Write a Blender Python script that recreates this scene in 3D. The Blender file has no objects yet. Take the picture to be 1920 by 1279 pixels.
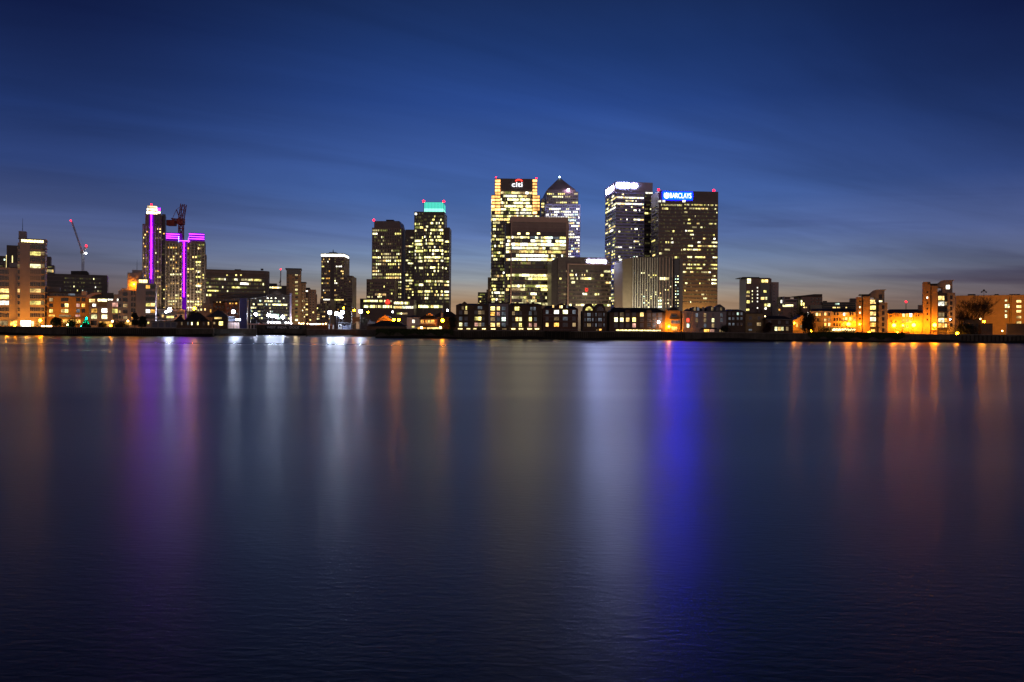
import bpy, math, random
from mathutils import Vector, Matrix
random.seed(7)
R = math.radians
sc = bpy.context.scene
COL = sc.collection

# ------------------------------------------------------------------ camera
F = 1440.0; CAMZ = 5.0; HZ = 20.5; ROLL = R(0.45)
cam_d = bpy.data.cameras.new('camera'); cam = bpy.data.objects.new('camera', cam_d); COL.objects.link(cam)
cam.location = (0, 0, CAMZ); cam.rotation_euler = (R(90), -ROLL, 0)
cam_d.lens = 36 * F / 1920; cam_d.sensor_width = 36; cam_d.shift_y = -HZ / 1920
cam_d.clip_end = 20000; cam_d.clip_start = 0.1
sc.camera = cam
sc.view_settings.view_transform = 'Standard'; sc.view_settings.look = 'None'
sc.view_settings.exposure = 0; sc.view_settings.gamma = 1
sc.cycles.use_denoising = True
sc.cycles.max_bounces = 5; sc.cycles.diffuse_bounces = 2; sc.cycles.glossy_bounces = 3
sc.cycles.caustics_reflective = False; sc.cycles.caustics_refractive = False
sc.cycles.sample_clamp_indirect = 6

# ------------------------------------------------------------------ world: dusk sky, darkening upwards, thin cloud streaks
world = bpy.data.worlds.new('World'); sc.world = world; world.use_nodes = True
def make_world():
    nt = world.node_tree; N = nt.nodes; L = nt.links; N.clear()
    out = N.new('ShaderNodeOutputWorld'); bg = N.new('ShaderNodeBackground'); L.new(bg.outputs[0], out.inputs[0])
    tc = N.new('ShaderNodeTexCoord'); sp = N.new('ShaderNodeSeparateXYZ'); L.new(tc.outputs['Generated'], sp.inputs[0])
    def math_(op, a, b=None, c=None, clamp=False):
        n = N.new('ShaderNodeMath'); n.operation = op; n.use_clamp = clamp
        for i, v in enumerate((a, b, c)):
            if v is None: continue
            if isinstance(v, (int, float)): n.inputs[i].default_value = v
            else: L.new(v, n.inputs[i])
        return n.outputs[0]
    def ramp(fac, stops):
        n = N.new('ShaderNodeValToRGB'); cr = n.color_ramp
        while len(cr.elements) < len(stops): cr.elements.new(0.5)
        for e, (p, c) in zip(cr.elements, stops):
            e.position = p; e.color = (*[(v / 255 / 12.92 if v < 11 else ((v / 255 + .055) / 1.055) ** 2.4) for v in c], 1)
        L.new(fac, n.inputs[0]); return n.outputs[0]
    def mix(f, a, b, bt='MIX'):
        n = N.new('ShaderNodeMix'); n.data_type = 'RGBA'; n.blend_type = bt
        for i, v in ((0, f), (6, a), (7, b)):
            if isinstance(v, (int, float)): n.inputs[i].default_value = v
            elif isinstance(v, tuple): n.inputs[i].default_value = (*v, 1)
            else: L.new(v, n.inputs[i])
        return n.outputs[2]
    X, Y, Z = sp.outputs
    el = math_('MULTIPLY', math_('MAXIMUM', Z, 0.0), 2.0, clamp=True)
    az = math_('ARCTAN2', X, Y)                       # 0 straight ahead, right positive
    # cloud layer coordinates: a flat layer seen in perspective
    den = math_('ADD', math_('MAXIMUM', Z, 0.0), 0.06)
    cx = math_('DIVIDE', X, den); cy = math_('DIVIDE', Y, den)
    cb = N.new('ShaderNodeCombineXYZ'); L.new(math_('ADD', math_('MULTIPLY', cx, 0.30), math_('MULTIPLY', cy, 0.16)), cb.inputs[0]); L.new(math_('SUBTRACT', math_('MULTIPLY', cy, 1.0), math_('MULTIPLY', cx, 0.62)), cb.inputs[1])
    nz = N.new('ShaderNodeTexNoise'); nz.inputs['Scale'].default_value = 1.0; nz.inputs['Detail'].default_value = 7
    nz.inputs['Roughness'].default_value = 0.55; nz.inputs['Distortion'].default_value = 0.6; L.new(cb.outputs[0], nz.inputs['Vector'])
    cb2 = N.new('ShaderNodeCombineXYZ'); L.new(math_('MULTIPLY', az, 2.2), cb2.inputs[0])
    L.new(math_('MULTIPLY', math_('ADD', Z, math_('MULTIPLY', az, 0.03)), 40.0), cb2.inputs[1])
    nb = N.new('ShaderNodeTexNoise'); nb.inputs['Scale'].default_value = 1.0; nb.inputs['Detail'].default_value = 5; nb.inputs['Distortion'].default_value = 0.8
    L.new(cb2.outputs[0], nb.inputs['Vector'])
    centre = ramp(el, [(0.0, (168, 130, 100)), (0.075, (172, 142, 112)), (0.10, (168, 154, 138)), (0.13, (148, 154, 160)), (0.19, (120, 142, 178)), (0.24, (92, 116, 168)),
                       (0.33, (72, 104, 168)), (0.42, (64, 95, 164)), (0.56, (42, 72, 140)), (0.68, (32, 59, 118)), (0.78, (27, 49, 99)), (1.0, (10, 15, 32))])
    side = ramp(el, [(0.0, (108, 86, 78)), (0.06, (106, 90, 88)), (0.11, (98, 91, 102)), (0.16, (92, 98, 124)), (0.24, (78, 92, 138)), (0.36, (48, 68, 122)),
                     (0.48, (32, 52, 104)), (0.58, (24, 40, 85)), (0.68, (17, 29, 70)), (1.0, (9, 13, 28))])
    azc = math_('ABSOLUTE', math_('SUBTRACT', az, 0.03))
    sf = N.new('ShaderNodeMapRange'); sf.interpolation_type = 'SMOOTHSTEP'; sf.inputs[1].default_value = 0.08; sf.inputs[2].default_value = 0.60
    L.new(azc, sf.inputs[0])
    col = mix(sf.outputs[0], centre, side)
    # wisps: darker purple-grey low down, slightly paler higher up
    lowf = N.new('ShaderNodeMapRange'); lowf.inputs[1].default_value = 0.0; lowf.inputs[2].default_value = 0.20; lowf.inputs[3].default_value = 1.0; lowf.inputs[4].default_value = 0.0
    L.new(Z, lowf.inputs[0])
    m1 = N.new('ShaderNodeMapRange'); m1.inputs[1].default_value = 0.50; m1.inputs[2].default_value = 0.72; L.new(nb.outputs[0], m1.inputs[0])
    wf = math_('MULTIPLY', math_('MULTIPLY', m1.outputs[0], lowf.outputs[0]), math_('ADD', 0.62, math_('MULTIPLY', az, 0.75), clamp=True))
    col = mix(wf, col, mix(1.0, col, (0.42, 0.36, 0.50), 'MULTIPLY'))
    m2 = N.new('ShaderNodeMapRange'); m2.inputs[1].default_value = 0.35; m2.inputs[2].default_value = 0.75; m2.inputs[3].default_value = 0.82; m2.inputs[4].default_value = 1.20
    L.new(nz.outputs[0], m2.inputs[0])
    cg = N.new('ShaderNodeCombineXYZ')
    for i in range(3): L.new(m2.outputs[0], cg.inputs[i])
    col = mix(1.0, col, cg.outputs[0], 'MULTIPLY')
    # afterglow of the set sun, low in the sky behind the viewer
    back = math_('MULTIPLY', math_('MAXIMUM', math_('MULTIPLY', Y, -1.0), 0.0), math_('SUBTRACT', 1.0, math_('MULTIPLY', el, 1.0, clamp=True), clamp=True))
    col = mix(math_('MULTIPLY', back, 1.0, clamp=True), col, (0.27, 0.175, 0.155))
    L.new(col, bg.inputs[0]); bg.inputs[1].default_value = 1.0
make_world()
# last western light of the set sun, very weak and broad, from behind the viewer
sd = bpy.data.lights.new('sun', 'SUN'); sd.energy = 0.12; sd.angle = R(40); sd.color = (1, 0.80, 0.72)
so = bpy.data.objects.new('sun', sd); COL.objects.link(so); so.rotation_euler = (R(78), 0, R(12))

# ------------------------------------------------------------------ materials
MATS = {}
def newmat(name):
    m = bpy.data.materials.new(name); m.use_nodes = True; MATS[name] = m
    nt = m.node_tree; nt.nodes.clear()
    out = nt.nodes.new('ShaderNodeOutputMaterial')
    return m, nt, out
def surf(name, col, rough=0.8, metal=0.0, var=0.25, scale=0.25, stretch=(1, 1, 1), bump=0.0, bscale=2.0, spec=0.4):
    m, nt, out = newmat(name); N = nt.nodes; L = nt.links
    p = N.new('ShaderNodeBsdfPrincipled'); L.new(p.outputs[0], out.inputs[0])
    p.inputs['Roughness'].default_value = rough; p.inputs['Metallic'].default_value = metal
    p.inputs['Specular IOR Level'].default_value = spec
    tc = N.new('ShaderNodeTexCoord'); mp = N.new('ShaderNodeMapping'); mp.inputs['Scale'].default_value = stretch
    L.new(tc.outputs['Object'], mp.inputs[0])
    n = N.new('ShaderNodeTexNoise'); n.inputs['Scale'].default_value = scale; n.inputs['Detail'].default_value = 6; n.inputs['Roughness'].default_value = 0.65
    L.new(mp.outputs[0], n.inputs['Vector'])
    mr = N.new('ShaderNodeMapRange'); mr.inputs[1].default_value = 0.3; mr.inputs[2].default_value = 0.7
    mr.inputs[3].default_value = 1 - var; mr.inputs[4].default_value = 1 + var; L.new(n.outputs[0], mr.inputs[0])
    mx = N.new('ShaderNodeVectorMath'); mx.operation = 'SCALE'; mx.inputs[0].default_value = col; L.new(mr.outputs[0], mx.inputs['Scale'])
    L.new(mx.outputs[0], p.inputs['Base Color'])
    if bump:
        b = N.new('ShaderNodeTexNoise'); b.inputs['Scale'].default_value = bscale; b.inputs['Detail'].default_value = 4
        L.new(tc.outputs['Object'], b.inputs['Vector'])
        bn = N.new('ShaderNodeBump'); bn.inputs['Strength'].default_value = bump; L.new(b.outputs[0], bn.inputs['Height']); L.new(bn.outputs[0], p.inputs['Normal'])
    return m
def brick(name, c1, c2, mortar, scale=0.5):
    m = surf(name, c1, 0.9, var=0.3, scale=0.3); nt = m.node_tree; N = nt.nodes; L = nt.links
    p = [n for n in N if n.type == 'BSDF_PRINCIPLED'][0]; mxo = [n for n in N if n.type == 'VECT_MATH'][0]
    tc = [n for n in N if n.type == 'TEX_COORD'][0]
    sp = N.new('ShaderNodeSeparateXYZ'); cb = N.new('ShaderNodeCombineXYZ'); L.new(tc.outputs['Object'], sp.inputs[0])
    ad = N.new('ShaderNodeMath'); L.new(sp.outputs[0], ad.inputs[0]); L.new(sp.outputs[1], ad.inputs[1])
    L.new(ad.outputs[0], cb.inputs[0]); L.new(sp.outputs[2], cb.inputs[1])
    b = N.new('ShaderNodeTexBrick'); b.inputs['Scale'].default_value = 1.0; b.inputs['Brick Width'].default_value = 0.9; b.inputs['Row Height'].default_value = 0.3
    b.inputs['Mortar Size'].default_value = 0.02
    b.inputs['Color1'].default_value = (1, 1, 1, 1); b.inputs['Color2'].default_value = (*[x / y if y else 1 for x, y in zip(c2, c1)], 1); b.inputs['Mortar'].default_value = (*[x / y for x, y in zip(mortar, c1)], 1)
    L.new(cb.outputs[0], b.inputs['Vector'])
    mm = N.new('ShaderNodeVectorMath'); mm.operation = 'MULTIPLY'; L.new(mxo.outputs[0], mm.inputs[0]); L.new(b.outputs[0], mm.inputs[1]); L.new(mm.outputs[0], p.inputs['Base Color'])
    return m
def lit(name, col, s, vary=True, scale=0.6):
    m, nt, out = newmat(name); N = nt.nodes; L = nt.links
    e = N.new('ShaderNodeEmission'); e.inputs[0].default_value = (*col, 1); L.new(e.outputs[0], out.inputs[0])
    if vary:     # rooms differ: curtains, furniture, lamps nearer and farther from the pane
        oi = N.new('ShaderNodeObjectInfo'); tc = N.new('ShaderNodeTexCoord')
        n = N.new('ShaderNodeTexNoise'); n.noise_dimensions = '4D'; n.inputs['Scale'].default_value = scale; n.inputs['Detail'].default_value = 3
        L.new(tc.outputs['Object'], n.inputs['Vector'])
        w = N.new('ShaderNodeMath'); w.operation = 'MULTIPLY'; w.inputs[1].default_value = 37; L.new(oi.outputs['Random'], w.inputs[0]); L.new(w.outputs[0], n.inputs['W'])
        mr = N.new('ShaderNodeMapRange'); mr.inputs[1].default_value = 0.36; mr.inputs[2].default_value = 0.64; mr.inputs[3].default_value = 0.35 * s; mr.inputs[4].default_value = 1.6 * s
        L.new(n.outputs[0], mr.inputs[0])
        r2 = N.new('ShaderNodeMapRange'); r2.inputs[3].default_value = 0.5; r2.inputs[4].default_value = 1.7; L.new(oi.outputs['Random'], r2.inputs[0])
        mu = N.new('ShaderNodeMath'); mu.operation = 'MULTIPLY'; L.new(mr.outputs[0], mu.inputs[0]); L.new(r2.outputs[0], mu.inputs[1]); L.new(mu.outputs[0], e.inputs[1])
    else: e.inputs[1].default_value = s
    return m

surf('concrete', (0.30, 0.27, 0.24), 0.85); surf('white_render', (0.42, 0.37, 0.36), 0.85, var=0.12)
surf('pale_stone', (0.36, 0.30, 0.26), 0.8, var=0.15); surf('brown_stone', (0.25, 0.19, 0.17), 0.6, var=0.15)
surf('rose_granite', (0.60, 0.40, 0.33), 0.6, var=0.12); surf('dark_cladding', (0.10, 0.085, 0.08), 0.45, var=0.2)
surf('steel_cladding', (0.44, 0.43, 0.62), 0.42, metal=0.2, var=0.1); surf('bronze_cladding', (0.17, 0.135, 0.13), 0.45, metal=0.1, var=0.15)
surf('tan_panel', (0.27, 0.21, 0.15), 0.8, var=0.12); surf('buff_render', (0.42, 0.27, 0.12), 0.85, var=0.15)
surf('lit_stone', (0.62, 0.55, 0.47), 0.7, var=0.1); surf('sign_paint', (0.8, 0.78, 0.74), 0.6, var=0.05)
surf('lavender_metal', (0.42, 0.44, 0.82), 0.45, metal=0.1, var=0.1)
surf('slate', (0.035, 0.035, 0.042), 0.7, var=0.3, scale=0.8); surf('lead_roof', (0.09, 0.095, 0.11), 0.6)
surf('dark_metal', (0.03, 0.03, 0.035), 0.5, metal=0.3); surf('crane_red', (0.30, 0.05, 0.03), 0.5); surf('crane_white', (0.5, 0.5, 0.5), 0.5)
surf('frame_dark', (0.03, 0.028, 0.026), 0.5); surf('frame_white', (0.45, 0.43, 0.40), 0.6)
surf('blue_steel', (0.025, 0.04, 0.20), 0.45, var=0.2); surf('timber', (0.045, 0.035, 0.025), 0.9, var=0.4, scale=1.5)
surf('wall_concrete', (0.10, 0.085, 0.065), 0.95, var=0.5, scale=0.35, stretch=(1, 1, 0.4), bump=0.4)
surf('mud', (0.018, 0.014, 0.010), 0.9, var=0.4, scale=1.0, bump=0.8, bscale=1.2)
surf('paving', (0.09, 0.08, 0.07), 0.9, var=0.3, scale=0.1)
surf('weed', (0.03, 0.045, 0.012), 0.95, var=0.6, scale=0.6); surf('bark', (0.06, 0.045, 0.03), 0.95)
surf('foliage', (0.035, 0.05, 0.02), 0.9, var=0.5, scale=1.2); surf('foliage_dark', (0.02, 0.028, 0.016), 0.9, var=0.5, scale=1.2)
surf('copper_leaf', (0.06, 0.018, 0.014), 0.9, var=0.5, scale=1.2)
surf('garage_door', (0.16, 0.17, 0.22), 0.7); surf('hoarding', (0.45, 0.18, 0.06), 0.8); surf('canvas', (0.5, 0.5, 0.5), 0.8)
surf('glass_dark', (0.012, 0.014, 0.02), 0.12, var=0.2, spec=0.6); surf('glass_teal', (0.015, 0.035, 0.035), 0.15, var=0.2, spec=0.6)
surf('net_curtain', (0.22, 0.21, 0.22), 0.35, var=0.4, scale=1.5)
brick('brick_brown', (0.16, 0.10, 0.065), (0.12, 0.08, 0.05), (0.14, 0.12, 0.10))
brick('brick_red', (0.20, 0.09, 0.06), (0.15, 0.07, 0.05), (0.15, 0.12, 0.10))
brick('brick_yellow', (0.48, 0.33, 0.15), (0.40, 0.27, 0.12), (0.34, 0.28, 0.20))
lit('warm', (1, .66, .22), 1.9); lit('yellow', (1, .86, .24), 2.0); lit('pale', (1, .94, .46), 2.2); lit('white_lit', (1, .96, .78), 2.8)
lit('cool', (.72, 1, .80), 2.0); lit('orange', (1, .48, .09), 1.6); lit('dim', (1, .68, .32), 0.30); lit('dim_cool', (.62, .72, .85), 0.16)
lit('mid', (1, .86, .40), 0.85); lit('mid_warm', (1, .62, .24), 0.7)
lit('faint', (.75, .66, .25), 0.11); lit('olive', (.62, .66, .16), 0.35); lit('red_lit', (1, .05, .03), 2.0); lit('pink', (1, .50, .38), .9)
lit('floodlit_glow', (1, .46, .13), 3.2, scale=0.12); lit('crown_light', (1, .78, .45), 3.2, scale=0.2)  # corner wall floodlighting put into the first material as glow
lit('purple_line', (.24, .002, 1), 70, False); lit('purple_roof', (.42, .03, 1), 9, False); lit('purple_wall_glow', (.13, .004, .36), 0.8, False); lit('blue_line', (.15, .25, 1), 6, False)  # soft purple: the lines' light painted into channel, recess and plant walls
lit('sign_white', (.48, .55, 1), 125, False); lit('sign_pink', (.85, .55, .85), 85, False); lit('sign_letters', (.92, .96, 1), 2.6, False)
lit('sign_blue', (.0, .0028, 1), 95, False); lit('sign_red', (1, .03, .02), 7, False); lit('teal_crown', (.08, .72, .56), 1.2, False); lit('teal_bright', (.32, 1, .82), 1.5, False)
lit('aviation_red', (1, .002, .008), 20, False); lit('beacon', (.6, .85, 1), 25, False)
lit('lamp_white', (.66, .76, 1), 200, False); lit('lamp_sodium', (1, .26, .003), 230, False); lit('lamp_small', (1, .6, .22), 22, False); lit('lamp_small_white', (.9, .93, 1), 22, False)
lit('lamp_green', (.55, 1, .35), 30, False); lit('tree_glow', (.0, 1, .45), 3.5, False); lit('tree_green', (.0, 1, .52), 70, False); lit('strip_warm', (1, .80, .32), 3.4, scale=1.5)
lit('violet_line', (.10, .08, 1), 2.2, False)
def M(n): return MATS[n]

# ------------------------------------------------------------------ mesh helper
class MB:
    def __init__(s): s.v = []; s.f = []; s.m = []; s.mats = []
    def mi(s, mat):
        if mat not in s.mats: s.mats.append(mat)
        return s.mats.index(mat)
    def quad(s, a, b, c, d, mat):
        n = len(s.v); s.v += [a, b, c, d]; s.f.append((n, n + 1, n + 2, n + 3)); s.m.append(s.mi(mat))
    def poly(s, pts, mat):
        n = len(s.v); s.v += list(pts); s.f.append(tuple(range(n, n + len(pts)))); s.m.append(s.mi(mat))
    def box(s, x0, x1, y0, y1, z0, z1, mat):
        n = len(s.v); s.v += [(x0, y0, z0), (x1, y0, z0), (x1, y1, z0), (x0, y1, z0), (x0, y0, z1), (x1, y0, z1), (x1, y1, z1), (x0, y1, z1)]
        for f in ((0, 1, 5, 4), (1, 2, 6, 5), (2, 3, 7, 6), (3, 0, 4, 7), (4, 5, 6, 7), (3, 2, 1, 0)):
            s.f.append(tuple(n + i for i in f)); s.m.append(s.mi(mat))
    def prism(s, pts, y0, y1, mat, matf=None):     # pts: (x, z) counter-clockwise seen from the front
        n = len(pts); s.poly([(x, y0, z) for x, z in pts], matf or mat); s.poly([(x, y1, z) for x, z in reversed(pts)], mat)
        for i in range(n):
            (xa, za), (xb, zb) = pts[i], pts[(i + 1) % n]
            s.quad((xb, y0, zb), (xa, y0, za), (xa, y1, za), (xb, y1, zb), mat)
    def bar(s, p, q, r, mat, r2=None, n=4):
        p = Vector(p); q = Vector(q); d = (q - p)
        if d.length < 1e-6: return
        d.normalize(); a = d.orthogonal().normalized(); b = d.cross(a); r2 = r if r2 is None else r2
        k = len(s.v)
        for c, rr in ((p, r), (q, r2)):
            for i in range(n):
                t = 2 * math.pi * (i + .5) / n; s.v.append(tuple(c + a * math.cos(t) * rr + b * math.sin(t) * rr))
        for i in range(n):
            j = (i + 1) % n; s.f.append((k + i, k + j, k + n + j, k + n + i)); s.m.append(s.mi(mat))
        s.f.append(tuple(k + i for i in reversed(range(n)))); s.m.append(s.mi(mat)); s.f.append(tuple(k + n + i for i in range(n))); s.m.append(s.mi(mat))
    def ball(s, c, r, mat, seg=8, rings=6, sz=1.0):
        k = len(s.v); s.v.append((c[0], c[1], c[2] + r * sz))
        for i in range(1, rings):
            ph = math.pi * i / rings
            for j in range(seg):
                t = 2 * math.pi * j / seg; s.v.append((c[0] + r * math.sin(ph) * math.cos(t), c[1] + r * math.sin(ph) * math.sin(t), c[2] + r * sz * math.cos(ph)))
        s.v.append((c[0], c[1], c[2] - r * sz)); e = len(s.v) - 1; mi = s.mi(mat)
        for j in range(seg):
            j2 = (j + 1) % seg; s.f.append((k, k + 1 + j, k + 1 + j2)); s.m.append(mi)
            for i in range(rings - 2):
                a = k + 1 + i * seg; s.f.append((a + j, a + seg + j, a + seg + j2, a + j2)); s.m.append(mi)
            a = k + 1 + (rings - 2) * seg; s.f.append((a + j, e, a + j2)); s.m.append(mi)
    def mesh(s, name):
        me = bpy.data.meshes.new(name); me.from_pydata(s.v, [], s.f)
        for m in s.mats: me.materials.append(M(m))
        me.polygons.foreach_set('material_index', s.m); me.update(); return me
    def build(s, name, parent=None, loc=None):
        o = bpy.data.objects.new(name, s.mesh(name)); COL.objects.link(o)
        if parent: o.parent = parent
        if loc: o.location = loc
        return o
def tag(o, label=None, cat=None, group=None, kind=None):
    if label: o['label'] = label
    if cat: o['category'] = cat
    if group: o['group'] = group
    if kind: o['kind'] = kind
    return o
def empty(name, loc, rz=0):
    o = bpy.data.objects.new(name, None); o.empty_display_size = 2; COL.objects.link(o); o.location = loc; o.rotation_euler = (0, 0, rz); return o

# pixel of the photograph -> world point at forward distance D (the camera's slight roll undone)
def uv(x, y):
    dx, dy = x - 960, y - 639.5; c, s = math.cos(ROLL), math.sin(ROLL)
    return dx * c + dy * s, -dx * s + dy * c
def at(x, y, D):
    u, v = uv(x, y); return Vector((u * D / F, D, CAMZ - (v + HZ) * D / F))
GZ = 4.4       # level of the land behind the river walls

# ------------------------------------------------------------------ setting: water, land, foreshore
BANK = [(-900, 423), (400, 423), (400, 470), (480, 470), (480, 545), (575, 545), (575, 478), (705, 478), (705, 424), (2900, 424)]
def bankpt(x, D): return (x - 960) * D / F
def make_setting():
    m, nt, out = newmat('river_water'); N = nt.nodes; L = nt.links
    p = N.new('ShaderNodeBsdfPrincipled'); L.new(p.outputs[0], out.inputs[0])
    p.inputs['Base Color'].default_value = (0.028, 0.036, 0.050, 1); p.inputs['IOR'].default_value = 1.42
    tc = N.new('ShaderNodeTexCoord')
    mp = N.new('ShaderNodeMapping'); mp.inputs['Scale'].default_value = (0.004, 0.035, 1); L.new(tc.outputs['Object'], mp.inputs[0])
    n = N.new('ShaderNodeTexNoise'); n.inputs['Scale'].default_value = 1; n.inputs['Detail'].default_value = 1.5; n.inputs['Distortion'].default_value = 0.0; L.new(mp.outputs[0], n.inputs['Vector'])
    mr = N.new('ShaderNodeMapRange'); mr.inputs[1].default_value = 0.3; mr.inputs[2].default_value = 0.7; mr.inputs[3].default_value = 0.27; mr.inputs[4].default_value = 0.35
    L.new(n.outputs[0], mr.inputs[0]); L.new(mr.outputs[0], p.inputs['Roughness'])
    mp2 = N.new('ShaderNodeMapping'); mp2.inputs['Scale'].default_value = (2.4, 6.5, 1); mp2.inputs['Rotation'].default_value = (0, 0, R(8)); L.new(tc.outputs['Object'], mp2.inputs[0])
    n2 = N.new('ShaderNodeTexNoise'); n2.inputs['Scale'].default_value = 1; n2.inputs['Detail'].default_value = 4; n2.inputs['Distortion'].default_value = 0.4; L.new(mp2.outputs[0], n2.inputs['Vector'])
    mp3 = N.new('ShaderNodeMapping'); mp3.inputs['Scale'].default_value = (0.08, 0.4, 1); L.new(tc.outputs['Object'], mp3.inputs[0])
    n3 = N.new('ShaderNodeTexNoise'); n3.inputs['Scale'].default_value = 1; n3.inputs['Detail'].default_value = 4; L.new(mp3.outputs[0], n3.inputs['Vector'])
    ad = N.new('ShaderNodeMath'); ad.operation = 'MULTIPLY_ADD'; ad.inputs[1].default_value = 1.2; L.new(n3.outputs[0], ad.inputs[0]); L.new(n2.outputs[0], ad.inputs[2])
    sy = N.new('ShaderNodeSeparateXYZ'); L.new(tc.outputs['Object'], sy.inputs[0]); fy = N.new('ShaderNodeMapRange'); fy.inputs[1].default_value = 15; fy.inputs[2].default_value = 130; fy.inputs[3].default_value = 1.0; fy.inputs[4].default_value = 0.0; L.new(sy.outputs[1], fy.inputs[0])
    b = N.new('ShaderNodeBump'); L.new(fy.outputs[0], b.inputs['Strength']); b.inputs['Distance'].default_value = 0.008; L.new(ad.outputs[0], b.inputs['Height']); L.new(b.outputs[0], p.inputs['Normal'])
    mb = MB(); mb.quad((-4000, -1200, 0), (4000, -1200, 0), (4000, 640, 0), (-4000, 640, 0), 'river_water'); tag(mb.build('water'), kind='structure')
    # land: one sheet with a skirt down to the river bed
    mb = MB(); front = [(bankpt(x, D), D + 0.6) for x, D in BANK]; front[0] = (-4500, 423.6); front[-1] = (4500, 424.6)
    mb.poly([(x, y, GZ) for x, y in front] + [(9000, 9000, GZ), (-9000, 9000, GZ)], 'paving')
    for (xa, ya), (xb, yb) in zip(front, front[1:]): mb.quad((xa, ya, -2), (xb, yb, -2), (xb, yb, GZ), (xa, ya, GZ), 'wall_concrete')
    tag(mb.build('ground'), kind='structure')
    # foreshore of mud below the walls, uneven edge
    mb = MB(); rnd = random.Random(3)
    for i in range(0, len(BANK) - 1, 2):
        xa, D = BANK[i]; xb = BANK[i + 1][0]; xa = bankpt(xa, D); xb = bankpt(xb, D)
        n = max(4, int((xb - xa) / 5)); prev = None
        for k in range(n + 1):
            x = xa + (xb - xa) * k / n; e = 1.5 + 2.2 * math.sin(x * .07) ** 2 + rnd.random() * 1.6; h = 1.0 + 0.5 * math.sin(x * .11 + 1) + rnd.random() * .3
            cur = ((x, D - 0.1, h), (x, D - e * .55, h * .45 + rnd.random() * .15), (x, D - e - 1.2, -0.15))
            if prev:
                for a in (0, 1): mb.quad(prev[a + 1], cur[a + 1], cur[a], prev[a], 'mud')
            prev = cur
    tag(mb.build('foreshore'), kind='structure')
make_setting()

# ------------------------------------------------------------------ building kit
WCACHE = {}
def win_mesh(w, h, mat, nx, ny, fr):
    k = (round(w, 1), round(h, 1), mat, nx, ny, fr)
    if k in WCACHE: return WCACHE[k]
    mb = MB(); w, h = max(k[0], .3), max(k[1], .3)
    if not fr:
        mb.box(-w / 2, w / 2, -0.10, 0.0, -h / 2, h / 2, mat)
    else:
        mb.quad((-w / 2, -.06, -h / 2), (w / 2, -.06, -h / 2), (w / 2, -.06, h / 2), (-w / 2, -.06, h / 2), mat)
        t = 0.09
        for i in range(nx + 1):
            x = -w / 2 + w * i / nx; mb.box(x - t / 2, x + t / 2, -.14, 0, -h / 2 - t / 2, h / 2 + t / 2, fr)
        for j in range(ny + 1):
            z = -h / 2 + h * j / ny; mb.box(-w / 2 + t / 2, w / 2 - t / 2, -.12, 0, z - t / 2, z + t / 2, fr)
    me = mb.mesh('window'); WCACHE[k] = me; return me
def wbox(mb, cx, cz, y, w, h, mat): mb.box(cx - w / 2, cx + w / 2, y - .1, y, cz - h / 2, cz + h / 2, mat)
PAL = {'office': (('yellow', 5), ('pale', 5), ('white_lit', 1), ('warm', 1.5), ('mid', 4), ('olive', 3), ('dim', 2)),
       'flat': (('warm', 5), ('yellow', 3), ('pale', 2), ('white_lit', 1), ('orange', 2), ('mid_warm', 4), ('dim', 3)),
       'cool': (('pale', 4), ('cool', 3), ('white_lit', 1.5), ('yellow', 2), ('mid', 3), ('dim_cool', 3)), 'hall': (('white_lit', 5), ('pale', 4), ('cool', 1), ('warm', 2), ('mid', 2)),
       'sodium': (('orange', 4), ('warm', 4), ('yellow', 2))}
def pick(pal, rnd=random):
    t = PAL[pal]; r = rnd.random() * sum(w for _, w in t)
    for m, w in t:
        r -= w
        if r <= 0: return m
    return t[-1][0]
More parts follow.
